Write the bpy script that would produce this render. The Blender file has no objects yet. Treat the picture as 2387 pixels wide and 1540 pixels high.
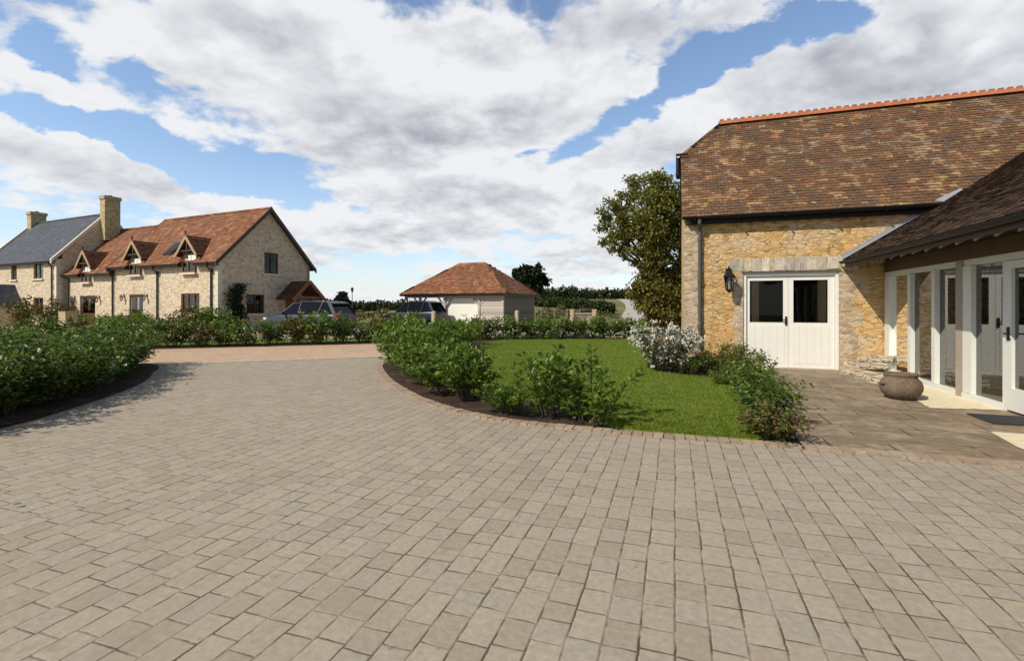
import bpy, bmesh, math, random
import numpy as np
from mathutils import Vector, Matrix, noise as mnoise
from mathutils.geometry import tessellate_polygon

rad = math.radians
SC = bpy.context.scene
COL = SC.collection

# ---------------------------------------------------------------- camera, world, sun, exposure
YAW = rad(18.6)
CAM_H = 1.45
FPX = 1130.0          # focal length in the photograph's pixels (2387 wide), horizon at row 712
FW = Vector((-math.sin(YAW), math.cos(YAW), 0)); RT = Vector((math.cos(YAW), math.sin(YAW), 0))
cam_d = bpy.data.cameras.new("camera")
cam_d.sensor_width = 36.0
cam_d.lens = 36.0 * FPX / 2387.0
cam_d.shift_y = -58.0 / 2387.0
cam_d.clip_end = 6000
cam_o = bpy.data.objects.new("camera", cam_d)
cam_o.location = (0, 0, CAM_H); cam_o.rotation_euler = (rad(90), 0, YAW)
COL.objects.link(cam_o); SC.camera = cam_o

SUN_DIR = Vector((0.77, 1.0, -1.22)).normalized()      # the way the light travels
sun_d = bpy.data.lights.new("sun", 'SUN'); sun_d.energy = 4.9; sun_d.angle = rad(0.5); sun_d.color = (1.0, 0.915, 0.775)
sun_o = bpy.data.objects.new("sun", sun_d)
sun_o.rotation_euler = SUN_DIR.to_track_quat('-Z', 'Y').to_euler(); sun_o.location = (-20, -25, 40)
COL.objects.link(sun_o)
SC.view_settings.view_transform = 'Standard'; SC.view_settings.look = 'None'
SC.view_settings.exposure = 0.0; SC.view_settings.gamma = 1.0

def P(px, py, d):
    r = (px - 1193.5) / FPX * d
    v = FW * d + RT * r
    return Vector((v.x, v.y, CAM_H - (py - 712.0) / FPX * d))
def G(px, py, z=0.0):
    d = FPX * (CAM_H - z) / (py - 712.0)
    return P(px, py, d)

# ---------------------------------------------------------------- node helper
class NT:
    def __init__(s, tree): s.t = tree; s.N = tree.nodes; s.L = tree.links
    def n(s, typ, inp=None, **props):
        nd = s.N.new(typ)
        for k, v in props.items(): setattr(nd, k, v)
        for k, v in (inp or {}).items():
            sock = nd.inputs[k]
            if isinstance(v, bpy.types.NodeSocket): s.L.new(v, sock)
            else:
                if isinstance(v, (tuple, list)) and len(v) == 3 and sock.type == 'RGBA': v = (*v, 1)
                sock.default_value = v
        return nd
    def m(s, op, a, b=None, c=None, clamp=False):
        nd = s.N.new('ShaderNodeMath'); nd.operation = op; nd.use_clamp = clamp
        for i, v in enumerate((a, b, c)):
            if v is None: continue
            if isinstance(v, bpy.types.NodeSocket): s.L.new(v, nd.inputs[i])
            else: nd.inputs[i].default_value = v
        return nd.outputs[0]
    def vm(s, op, a, b=None):
        nd = s.N.new('ShaderNodeVectorMath'); nd.operation = op
        for i, v in enumerate((a, b)):
            if v is None: continue
            if isinstance(v, bpy.types.NodeSocket): s.L.new(v, nd.inputs[i])
            else: nd.inputs[i].default_value = v
        return nd
    def ss(s, v, lo, hi, a=0.0, b=1.0):
        nd = s.N.new('ShaderNodeMapRange'); nd.interpolation_type = 'SMOOTHSTEP'
        s.L.new(v, nd.inputs[0])
        for i, k in enumerate((lo, hi, a, b)): nd.inputs[i + 1].default_value = k
        return nd.outputs[0]
    def mix(s, f, a, b, blend='MIX'):
        nd = s.N.new('ShaderNodeMix'); nd.data_type = 'RGBA'; nd.blend_type = blend
        for k, v in ((0, f), (6, a), (7, b)):
            if isinstance(v, bpy.types.NodeSocket): s.L.new(v, nd.inputs[k])
            else: nd.inputs[k].default_value = (*v, 1) if isinstance(v, (tuple, list)) and len(v) == 3 else v
        return nd.outputs[2]
    def ramp(s, f, stops, interp='LINEAR'):
        nd = s.N.new('ShaderNodeValToRGB'); nd.color_ramp.interpolation = interp
        e = nd.color_ramp.elements
        while len(e) < len(stops): e.new(0.5)
        for k, (p, c) in enumerate(stops): e[k].position = p; e[k].color = (*c, 1)
        s.L.new(f, nd.inputs[0]); return nd.outputs[0]
    def noise(s, vec, scale, detail=4, rough=0.55, dist=0.0):
        return s.n('ShaderNodeTexNoise', {'Vector': vec, 'Scale': scale, 'Detail': detail, 'Roughness': rough, 'Distortion': dist})
    def scale(s, vec, sc):
        return s.n('ShaderNodeMapping', {'Vector': vec, 'Scale': sc}).outputs[0]

def new_mat(name):
    m = bpy.data.materials.new(name); m.use_nodes = True
    t = NT(m.node_tree); t.N.clear()
    t.out = t.n('ShaderNodeOutputMaterial')
    t.b = t.n('ShaderNodeBsdfPrincipled', {'Roughness': 0.8})
    t.L.new(t.b.outputs[0], t.out.inputs[0])
    t.tc = t.n('ShaderNodeTexCoord')
    t.obj = t.tc.outputs['Object']
    return m, t
def setc(t, col):
    if isinstance(col, bpy.types.NodeSocket): t.L.new(col, t.b.inputs['Base Color'])
    else: t.b.inputs['Base Color'].default_value = (*col, 1)
def bump(t, h, strength=0.5, dist=0.02):
    bn = t.n('ShaderNodeBump', {'Height': h, 'Strength': strength, 'Distance': dist})
    t.L.new(bn.outputs[0], t.b.inputs['Normal'])
    return bn

# ---------------------------------------------------------------- sky: Nishita blue behind broken cloud
W = bpy.data.worlds.new("World"); SC.world = W; W.use_nodes = True
t = NT(W.node_tree); t.N.clear()
w_out = t.n('ShaderNodeOutputWorld')
sky = t.n('ShaderNodeTexSky', sky_type='NISHITA', sun_disc=False)
sky.sun_elevation = math.asin(-SUN_DIR.z); sky.sun_rotation = math.atan2(-SUN_DIR.x, -SUN_DIR.y)
sky.air_density = 1.0; sky.dust_density = 0.5; sky.ozone_density = 2.0
dirv = t.n('ShaderNodeTexCoord').outputs['Generated']
dF = t.vm('DOT_PRODUCT', dirv, tuple(FW)).outputs['Value']
dR = t.vm('DOT_PRODUCT', dirv, tuple(RT)).outputs['Value']
sp = t.n('ShaderNodeSeparateXYZ', {0: dirv})
dz = sp.outputs[2]
den = t.m('MAXIMUM', dF, 0.12)
ga = t.m('DIVIDE', dR, den); gb = t.m('DIVIDE', dz, den)
front = t.ss(dF, 0.36, 0.60)
wv = t.vm('SUBTRACT', t.noise(t.n('ShaderNodeCombineXYZ', {0: ga, 1: t.m('MULTIPLY', gb, 1.6), 2: 9.3}).outputs[0], 5.0, 6, 0.6).outputs['Color'], (.5, .5, .5)).outputs[0]
wsep = t.n('ShaderNodeSeparateXYZ', {0: wv})
gaw = t.m('ADD', ga, t.m('MULTIPLY', wsep.outputs[0], 0.20)); gbw = t.m('ADD', gb, t.m('MULTIPLY', wsep.outputs[1], 0.13))
# flat cloud deck seen in perspective
pz = t.m('ADD', t.m('MAXIMUM', dz, 0.0), 0.26)
qx = t.m('DIVIDE', dR, pz); qy = t.m('DIVIDE', dF, pz)
q = t.n('ShaderNodeCombineXYZ', {0: qx, 1: qy, 2: 3.7}).outputs[0]
q2 = t.n('ShaderNodeCombineXYZ', {0: t.m('ADD', qx, 0.05), 1: t.m('SUBTRACT', qy, 0.11), 2: 3.7}).outputs[0]
def puffs(v):
    a_ = t.noise(v, 1.75, 7, 0.55, 0.15).outputs[0]
    b_ = t.noise(v, 6.0, 3, 0.5).outputs[0]
    return t.m('ADD', a_, t.m('MULTIPLY', t.m('SUBTRACT', t.m('ABSOLUTE', t.m('SUBTRACT', b_, 0.5)), 0.07), -0.42))
n1 = puffs(q); n1b = puffs(q2)
n2 = t.noise(t.vm('ADD', q, (13.1, 4.2, 1.0)).outputs[0], 0.8, 5, 0.5).outputs[0]
def blob_sum(items):
    tot = None
    for (px, py, rx, ry, ang, amp) in items:
        if amp < 0: rx, ry, amp = rx * .9, ry * .88, amp * .9
        ca, cb = (px - 1193.5) / FPX, (712.0 - py) / FPX
        x = t.m('SUBTRACT', gaw, ca); y = t.m('SUBTRACT', gbw, cb)
        c, s_ = math.cos(rad(ang)), math.sin(rad(ang))
        u = t.m('ADD', t.m('MULTIPLY', x, c * FPX / rx), t.m('MULTIPLY', y, s_ * FPX / rx))
        v = t.m('ADD', t.m('MULTIPLY', x, -s_ * FPX / ry), t.m('MULTIPLY', y, c * FPX / ry))
        rr = t.m('ADD', t.m('MULTIPLY', u, u), t.m('MULTIPLY', v, v))
        g = t.m('MULTIPLY', t.m('EXPONENT', t.m('MULTIPLY', rr, -1.0)), amp)
        tot = g if tot is None else t.m('ADD', tot, g)
    return tot
gaps = [ # blue openings (-) and cloud banks (+): row/column in the photo, radii, tilt, amount
    (95, 120, 90, 45, -25, -.26), (320, 165, 60, 35, -40, -.16), (60, 262, 150, 30, -12, -.30), (250, 315, 170, 36, -22, -.34), (430, 370, 170, 44, -24, -.34),
    (590, 430, 130, 36, -16, -.26), (20, 500, 90, 34, 0, -.2), (650, 375, 70, 22, -10, -.2), (1330, 345, 70, 36, 40, -.26), (1240, 340, 50, 20, 20, -.2), (1480, 270, 110, 42, 42, -.30), (1590, 180, 110, 44, 40, -.28),
    (1740, 110, 190, 48, 22, -.36), (1960, 40, 170, 60, -5, -.36), (2120, 130, 110, 40, 45, -.24), (2280, 125, 90, 34, 30, -.26), (640, 570, 160, 18, 0, -.12), (1150, 590, 330, 22, 0, -.12), (900, 640, 400, 16, 0, -.06),
    (1000, 150, 620, 120, -4, .22), (300, 60, 360, 60, 0, .2), (150, 205, 130, 28, -22, .3), (120, 345, 190, 45, -10, .3), (330, 430, 260, 42, -24, .28), (620, 490, 150, 38, -10, .24), (1050, 290, 300, 70, 8, .25),
    (2020, 190, 300, 62, 6, .32), (1650, 230, 120, 50, 30, .22), (1480, 360, 190, 52, 15, .26), (1150, 440, 360, 60, 0, .2), (1350, 520, 300, 40, 0, .12), (2280, 40, 130, 60, 0, .28), (2340, 210, 90, 45, 30, .2), (950, 545, 160, 22, 0, .16), (1330, 620, 260, 20, 0, .14), (700, 530, 120, 14, 0, .1)]
S = t.m('MULTIPLY', blob_sum(gaps), front)
fz = t.m('SUBTRACT', t.noise(q, 8.0, 6, 0.62, 0.3).outputs[0], 0.5)
n1s = t.m('ADD', n1, t.m('MULTIPLY', fz, 0.38))
densy = t.m('ADD', t.m('ADD', n1s, S), t.m('MULTIPLY', t.m('SUBTRACT', 1.0, front), -0.24))
cover = t.ss(densy, 0.425, 0.555)
dark = blob_sum([(1120, 85, 560, 60, 4, .85), (1090, 290, 300, 50, 10, .95), (500, 70, 300, 50, 0, .25), (950, 545, 180, 18, 0, .6),
                 (330, 440, 330, 35, -18, .35), (1300, 480, 300, 30, 0, .35), (2200, 30, 200, 40, 0, .3), (1950, 250, 330, 30, 10, .22), (1300, 585, 300, 18, 0, .4)])
above = t.m('ADD', t.m('ADD', n1b, t.m('MULTIPLY', fz, 0.25)), t.m('MINIMUM', S, 0.06))      # cloud standing over this one shades its base; tops stay white
dark = t.m('MULTIPLY', dark, t.m('ADD', 0.55, t.m('MULTIPLY', t.m('ADD', fz, t.m('SUBTRACT', n2, 0.5)), 1.6)))
shade = t.m('ADD', t.m('MULTIPLY', t.m('MULTIPLY', dark, front), 1.05), t.m('MULTIPLY', t.m('SUBTRACT', above, 0.525), 1.9))
shade = t.m('ADD', shade, t.m('MULTIPLY', t.m('SUBTRACT', n1b, n1), 1.8))
shade = t.m('ADD', shade, t.m('MULTIPLY', fz, -0.35), clamp=True)
CLOUD_HI, CLOUD_LO = (0.88, 0.89, 0.91), (0.40, 0.42, 0.47)
ccol = t.mix(shade, tuple(v / 0.135 for v in CLOUD_HI), tuple(v / 0.135 for v in CLOUD_LO))
# thin veil whitening towards the horizon
veil = t.ss(dz, 0.0, 0.30, 0.80, 0.0)
WS = 0.135
def k(c): return tuple(v / WS for v in c)
skyb = t.mix(1.0, sky.outputs[0], t.mix(front, (0.95, 0.88, 0.80), (1.38, 1.36, 1.34)), 'MULTIPLY')
skyc = t.mix(t.m('MULTIPLY', veil, 0.6), skyb, k((0.64, 0.76, 0.90)))
final = t.mix(t.m('MULTIPLY', cover, 0.97), skyc, ccol)
# below the horizon and behind the viewer the sky is plain and dimmer
bg = t.n('ShaderNodeBackground', {'Color': final, 'Strength': WS})
t.L.new(bg.outputs[0], w_out.inputs[0])

# ---------------------------------------------------------------- mesh helpers
class MB:
    def __init__(s): s.v = []; s.f = []
    def add(s, verts, faces):
        o = len(s.v); s.v.extend([tuple(p) for p in verts]); s.f.extend([tuple(i + o for i in f) for f in faces]); return s
    def box(s, x0, x1, y0, y1, z0, z1):
        v = [(x, y, z) for z in (z0, z1) for y in (y0, y1) for x in (x0, x1)]
        return s.add(v, [(0, 2, 3, 1), (4, 5, 7, 6), (0, 1, 5, 4), (2, 6, 7, 3), (0, 4, 6, 2), (1, 3, 7, 5)])
    def obox(s, c, ax, ay, az, jit=0.0, rnd=None):
        c = Vector(c); ax, ay, az = Vector(ax), Vector(ay), Vector(az); v = []
        for k in (-1, 1):
            for j in (-1, 1):
                for i in (-1, 1):
                    p = c + ax * i + ay * j + az * k
                    if jit: p = p + Vector([rnd.uniform(-jit, jit) for _ in range(3)])
                    v.append(p)
        return s.add(v, [(0, 2, 3, 1), (4, 5, 7, 6), (0, 1, 5, 4), (2, 6, 7, 3), (0, 4, 6, 2), (1, 3, 7, 5)])
    def beam(s, a, b, w, h, up=(0, 0, 1)):
        a, b = Vector(a), Vector(b); d = b - a; l = d.length; d.normalize()
        side = d.cross(Vector(up))
        if side.length < 1e-4: side = d.cross(Vector((0, 1, 0)))
        side.normalize(); u = side.cross(d)
        return s.obox((a + b) / 2, d * (l / 2), side * (w / 2), u * (h / 2))
    def tube(s, pts, r, n=8, cap=True):
        pts = [Vector(p) for p in pts]; rs = r if isinstance(r, (list, tuple)) else [r] * len(pts)
        vs, fs = [], []; prev = None
        for i, p in enumerate(pts):
            d = (pts[min(i + 1, len(pts) - 1)] - pts[max(i - 1, 0)])
            d = d.normalized() if d.length > 1e-9 else Vector((0, 0, 1))
            a = prev if prev is not None else (Vector((1, 0, 0)) if abs(d.x) < 0.9 else Vector((0, 1, 0)))
            a = (a - d * a.dot(d)).normalized(); prev = a; b = d.cross(a)
            for k in range(n):
                th = 2 * math.pi * k / n
                vs.append(p + (a * math.cos(th) + b * math.sin(th)) * rs[i])
        for i in range(len(pts) - 1):
            for k in range(n):
                fs.append((i * n + k, i * n + (k + 1) % n, (i + 1) * n + (k + 1) % n, (i + 1) * n + k))
        if cap:
            fs.append(tuple(range(n - 1, -1, -1))); fs.append(tuple((len(pts) - 1) * n + k for k in range(n)))
        return s.add(vs, fs)
    def lathe(s, prof, n=24, c=(0, 0, 0), sx=1, sy=1):
        vs, fs = [], []
        for (r, z) in prof:
            for k in range(n):
                th = 2 * math.pi * k / n
                vs.append((c[0] + r * sx * math.cos(th), c[1] + r * sy * math.sin(th), c[2] + z))
        for i in range(len(prof) - 1):
            for k in range(n):
                fs.append((i * n + k, i * n + (k + 1) % n, (i + 1) * n + (k + 1) % n, (i + 1) * n + k))
        return s.add(vs, fs)
    def prism(s, poly, ext):
        poly = [Vector(p) for p in poly]; ext = Vector(ext); n = len(poly)
        v = poly + [p + ext for p in poly]
        f = [tuple(range(n)), tuple(range(2 * n - 1, n - 1, -1))]
        f += [(i, i + n, (i + 1) % n + n, (i + 1) % n) for i in range(n)]
        return s.add(v, f)
    def wall(s, outline, holes, org, ex, ez, nrm, th):
        """outline and rectangular holes (x0,z0,x1,z1) in wall coordinates; nrm points outside"""
        org, ex, ez, nrm = Vector(org), Vector(ex), Vector(ez), Vector(nrm)
        loops = [[tuple(p) for p in outline]] + [[(a, b), (a, d), (c, d), (c, b)] for (a, b, c, d) in holes]
        flat = [p for l in loops for p in l]
        tris = tessellate_polygon([[Vector((p[0], p[1], 0)) for p in l] for l in loops])
        fr = [org + ex * p[0] + ez * p[1] for p in flat]; bk = [p - nrm * th for p in fr]
        m = len(flat); faces = []
        flip = ex.cross(ez).dot(nrm) < 0
        for tr in tris:
            a, b, c = [flat[i] for i in tr]
            ccw = (b[0] - a[0]) * (c[1] - a[1]) - (b[1] - a[1]) * (c[0] - a[0]) > 0
            tr = tuple(tr) if ccw != flip else tuple(reversed(tr))
            faces.append(tr); faces.append(tuple(i + m for i in reversed(tr)))
        o = 0
        for l in loops:
            k = len(l)
            for i in range(k):
                a, b = o + i, o + (i + 1) % k
                faces.append((a, a + m, b + m, b))
            o += k
        return s.add(fr + bk, faces)
    def build(s, name, mat, parent=None, smooth=False, loc=None, fix=True):
        me = bpy.data.meshes.new(name); me.from_pydata(s.v, [], s.f)
        me.materials.append(mat)
        if fix:
            bm = bmesh.new(); bm.from_mesh(me); bmesh.ops.recalc_face_normals(bm, faces=bm.faces); bm.to_mesh(me); bm.free()
        if smooth: me.polygons.foreach_set('use_smooth', [True] * len(me.polygons))
        o = bpy.data.objects.new(name, me); COL.objects.link(o)
        if parent is not None: o.parent = parent
        if loc is not None: o.location = loc
        return o
def bevel(o, w=0.01, seg=2):
    md = o.modifiers.new('bevel', 'BEVEL'); md.width = w; md.segments = seg; md.limit_method = 'ANGLE'; md.angle_limit = rad(40); return o
def tag(o, label, cat, group=None):
    o['label'] = label; o['category'] = cat
    if group: o['group'] = group
    return o
def thing(name, label, cat, loc=(0, 0, 0), rotz=0.0, group=None):
    o = bpy.data.objects.new(name, None); COL.objects.link(o); o.empty_display_size = 0.3
    o.location = loc; o.rotation_euler = (0, 0, rotz); return tag(o, label, cat, group)
def struct(o, kind='structure'):
    o['kind'] = kind; return o
def copy_thing(root, loc, rotz, label, group=None, scale=1.0):
    r = root.copy(); COL.objects.link(r); r.location = loc; r.rotation_euler = (0, 0, rotz); r.scale = (scale,) * 3 if not isinstance(scale, tuple) else scale
    r['label'] = label
    if group: r['group'] = group
    for ch in list(root.children):
        c = ch.copy(); COL.objects.link(c); c.parent = r
        for g in list(ch.children):
            d = g.copy(); COL.objects.link(d); d.parent = c
    return r

# ---------------------------------------------------------------- materials
def mat_plain(name, col, rough=0.6, metal=0.0, mott=0.12, sc=8.0, bmp=0.0, spec=None):
    m, t = new_mat(name)
    n = t.noise(t.obj, sc, 5, 0.6).outputs[0]
    c = t.mix(n, tuple(v * (1 - mott) for v in col), tuple(min(1, v * (1 + mott)) for v in col))
    setc(t, c); t.b.inputs['Roughness'].default_value = rough; t.b.inputs['Metallic'].default_value = metal
    if spec is not None: t.b.inputs['Specular IOR Level'].default_value = spec
    if bmp: bump(t, n, bmp, 0.01)
    return m
def mat_rubble(name, cols, mortar, sc=5.0, zk=2.6, bm=0.7, grey=None, wob=0.06):
    """coursed rubble: squashed Voronoi stones, each with a colour of its own, pale recessed mortar"""
    m, t = new_mat(name)
    w = t.noise(t.obj, 3.0, 2, 0.5).outputs['Color']
    v = t.vm('ADD', t.obj, t.vm('MULTIPLY', t.vm('SUBTRACT', w, (.5, .5, .5)).outputs[0], (wob * 2, wob * 2, wob)).outputs[0]).outputs[0]
    v = t.scale(v, (sc, sc, sc * zk))
    c = t.n('ShaderNodeTexVoronoi', {'Vector': v, 'Scale': 1.0, 'Randomness': 0.85}, feature='F1')
    e = t.n('ShaderNodeTexVoronoi', {'Vector': v, 'Scale': 1.0, 'Randomness': 0.85}, feature='DISTANCE_TO_EDGE')
    ed = t.ss(e.outputs['Distance'], 0.01, 0.10)
    rv = t.n('ShaderNodeSeparateXYZ', {0: c.outputs['Color']}).outputs[0]
    k = len(cols) - 1
    col = t.ramp(rv, [(i / k, cc) for i, cc in enumerate(cols)])
    fine = t.noise(t.obj, 38, 4, 0.65).outputs[0]
    col = t.mix(0.55, col, t.mix(fine, tuple(x * .45 for x in cols[0]), tuple(min(.9, x * 1.45) for x in cols[-1])), 'OVERLAY')
    if grey:
        big = t.ss(t.noise(t.obj, 0.9, 4, 0.6).outputs[0], 0.5, 0.68)
        col = t.mix(t.m('MULTIPLY', big, 0.65), col, grey)
    mo = t.mix(t.ss(t.noise(t.obj, 5.0, 3, .6).outputs[0], .36, .56), tuple(v * .50 for v in mortar), tuple(min(.85, v * 1.15) for v in mortar))
    col = t.mix(ed, mo, col)
    setc(t, col); t.b.inputs['Roughness'].default_value = 0.92
    h = t.m('ADD', t.m('MULTIPLY', ed, 0.75), t.m('MULTIPLY', fine, 0.4))
    h = t.m('ADD', h, t.m('MULTIPLY', rv, 0.5))
    bump(t, h, bm, 0.035)
    return m
def island(t): return t.n('ShaderNodeNewGeometry').outputs['Random Per Island']
def mat_tiles(name, cols, patch=None, patch_amt=0.6, rough=0.9, psc=1.2):
    m, t = new_mat(name)
    r = island(t); k = len(cols) - 1
    col = t.ramp(r, [(i / k, c) for i, c in enumerate(cols)])
    fine = t.noise(t.obj, 25, 4, 0.7).outputs[0]
    col = t.mix(t.m('MULTIPLY', fine, 0.7), col, tuple(x * 0.45 for x in cols[0]))
    if patch:
        for i, (pc, lo, hi, sc) in enumerate(patch):
            b = t.noise(t.vm('ADD', t.obj, (i * 7.3, i * 3.1, i * 5.7)).outputs[0], sc, 5, 0.65).outputs[0]
            b2 = t.m('ADD', b, t.m('MULTIPLY', t.m('SUBTRACT', r, 0.5), 0.16))
            col = t.mix(t.m('MULTIPLY', t.ss(b2, lo, hi), patch_amt), col, pc)
    setc(t, col); t.b.inputs['Roughness'].default_value = rough; t.b.inputs['Specular IOR Level'].default_value = 0.25
    bump(t, fine, 0.4, 0.01)
    return m
def mat_leaf(name, c0, c1, c2, rough=0.45, trans=0.3, spec=0.4, patch=None):
    m, t = new_mat(name)
    r = island(t)
    col = t.ramp(r, [(0.0, c0), (0.55, c1), (1.0, c2)])
    if patch:
        pn = t.noise(t.obj, 1.1, 5, 0.65).outputs[0]; col = t.mix(t.m('MULTIPLY', t.ss(pn, .5, .68), .6), col, patch); pn2 = t.noise(t.obj, 2.6, 4, 0.6).outputs[0]; col = t.mix(t.m('MULTIPLY', t.ss(pn2, .52, .66), .5), col, tuple(v * .55 for v in c1))
    setc(t, col); t.b.inputs['Roughness'].default_value = rough; t.b.inputs['Specular IOR Level'].default_value = spec
    tr = t.n('ShaderNodeBsdfTranslucent', {'Color': t.mix(0.5, col, (0.25, 0.38, 0.03), 'ADD') if False else col})
    mx = t.n('ShaderNodeMixShader', {0: trans, 1: t.b.outputs[0], 2: tr.outputs[0]})
    t.L.new(mx.outputs[0], t.out.inputs[0])
    return m
def mat_glass(name, ior=1.7, tint=(0.85, 0.9, 0.88)):
    m, t = new_mat(name)
    fr = t.n('ShaderNodeFresnel', {'IOR': ior})
    tr = t.n('ShaderNodeBsdfTransparent', {'Color': tint})
    gl = t.n('ShaderNodeBsdfGlossy', {'Color': (0.95, 0.97, 0.97), 'Roughness': 0.0})
    mx = t.n('ShaderNodeMixShader', {0: fr.outputs[0], 1: tr.outputs[0], 2: gl.outputs[0]})
    t.L.new(mx.outputs[0], t.out.inputs[0]); return m
def mat_boards(name, cols, axis=2, pitch=0.16, rough=0.8):
    """sawn boards laid side by side along one axis, each a shade of its own, with grain"""
    m, t = new_mat(name)
    s = t.n('ShaderNodeSeparateXYZ', {0: t.obj}).outputs[axis]
    u = t.m('DIVIDE', s, pitch); row = t.m('FLOOR', u); fr = t.m('FRACT', u)
    wn = t.n('ShaderNodeTexWhiteNoise', {'W': row}, noise_dimensions='1D').outputs[0]
    k = [1.2, 1.2, 1.2]; k[axis] = 30
    g = t.noise(t.scale(t.obj, tuple(k)), 2.0, 5, 0.6).outputs[0]
    f = t.m('ADD', t.m('MULTIPLY', wn, 0.6), t.m('MULTIPLY', g, 0.45))
    col = t.ramp(f, [(i / (len(cols) - 1), c) for i, c in enumerate(cols)])
    gap = t.ss(fr, 0.0, 0.09)
    col = t.mix(gap, tuple(c * 0.25 for c in cols[0]), col)
    setc(t, col); t.b.inputs['Roughness'].default_value = rough
    bump(t, t.m('ADD', t.m('MULTIPLY', gap, 0.8), t.m('MULTIPLY', g, 0.2)), 0.6, 0.012)
    return m

def mat_setts(name="sett_paving", mul=None):
    m, t = new_mat(name)
    w = t.noise(t.obj, 1.3, 2, 0.5).outputs['Color']
    p = t.vm('ADD', t.obj, t.vm('MULTIPLY', t.vm('SUBTRACT', w, (.5, .5, .5)).outputs[0], (.026, .03, 0)).outputs[0]).outputs[0]
    w2 = t.noise(t.obj, 14, 3, 0.6).outputs['Color']
    p = t.vm('ADD', p, t.vm('MULTIPLY', t.vm('SUBTRACT', w2, (.5, .5, .5)).outputs[0], (.012, .012, 0)).outputs[0]).outputs[0]
    s = t.n('ShaderNodeSeparateXYZ', {0: p})
    RW, LN = 0.149, 0.19
    u = t.m('DIVIDE', s.outputs[0], RW); row = t.m('FLOOR', u); fx = t.m('FRACT', u)
    ex = t.m('MULTIPLY', t.m('MINIMUM', fx, t.m('SUBTRACT', 1.0, fx)), RW)
    rr = t.n('ShaderNodeTexWhiteNoise', {'W': row}, noise_dimensions='1D').outputs[0]
    wv = t.m('ADD', t.m('DIVIDE', s.outputs[1], LN), t.m('MULTIPLY', rr, 90.0))
    c = t.n('ShaderNodeTexVoronoi', {'W': wv, 'Scale': 1.0, 'Randomness': 0.8}, voronoi_dimensions='1D', feature='F1')
    e = t.n('ShaderNodeTexVoronoi', {'W': wv, 'Scale': 1.0, 'Randomness': 0.8}, voronoi_dimensions='1D', feature='DISTANCE_TO_EDGE')
    ey = t.m('MULTIPLY', e.outputs['Distance'], LN * 0.9)
    d = t.m('MINIMUM', t.m('SUBTRACT', ex, 0.0012), ey)
    wide = t.noise(t.obj, 2.2, 4, 0.6).outputs[0]
    jw = t.m('MULTIPLY', wide, 0.0062)
    joint = t.ss(t.m('SUBTRACT', d, jw), -0.0022, 0.0026)
    cr = t.n('ShaderNodeSeparateXYZ', {0: c.outputs['Color']})
    base = t.ramp(cr.outputs[0], [(0, (.285, .238, .180)), (.3, (.318, .270, .206)), (.6, (.338, .288, .222)), (.85, (.300, .262, .212)), (1, (.335, .282, .208))])
    mot = t.noise(t.obj, 26, 6, 0.7).outputs[0]
    base = t.mix(0.6, base, t.ramp(mot, [(0.2, (.25, .25, .25)), (.8, (.72, .72, .72))]), 'OVERLAY')
    big = t.noise(t.obj, 0.45, 4, 0.6).outputs[0]
    base = t.mix(t.m('MULTIPLY', t.ss(big, 0.4, 0.7), 0.28), base, (.29, .235, .17))
    stain = t.m('MULTIPLY', t.ss(t.noise(t.obj, 3.3, 6, 0.7).outputs[0], 0.58, 0.72), 0.3)
    base = t.mix(stain, base, (.15, .13, .09))
    mark = t.ss(t.noise(t.scale(t.obj, (1.0, .22, 1)), 1.1, 6, 0.7, .6).outputs[0], 0.54, 0.72)
    base = t.mix(t.m('MULTIPLY', mark, 0.33), base, (.19, .165, .13))
    spot = t.ss(t.noise(t.obj, 11, 3, 0.5).outputs[0], 0.70, 0.76)
    base = t.mix(t.m('MULTIPLY', spot, 0.5), base, (.11, .095, .07))
    moss = t.ss(t.noise(t.obj, 1.7, 5, 0.7).outputs[0], 0.45, 0.7)
    jcol = t.mix(moss, (.085, .064, .042), (.062, .055, .026))
    sand = t.ss(t.noise(t.obj, 5.5, 4, 0.6).outputs[0], 0.42, 0.58)
    joint2 = t.m('MAXIMUM', joint, t.m('MULTIPLY', sand, 0.80))
    if mul: base = t.mix(1.0, base, mul, 'MULTIPLY')
    setc(t, t.mix(joint2, jcol, base)); t.b.inputs['Roughness'].default_value = 0.88; t.b.inputs['Specular IOR Level'].default_value = 0.3
    ht = t.m('ADD', t.m('MULTIPLY', t.ss(d, 0.0, 0.009), 0.8), t.m('MULTIPLY', mot, 0.22))
    ht = t.m('ADD', ht, t.m('MULTIPLY', cr.outputs[1], 0.25))
    bump(t, ht, 0.45, 0.009)
    return m
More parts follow.
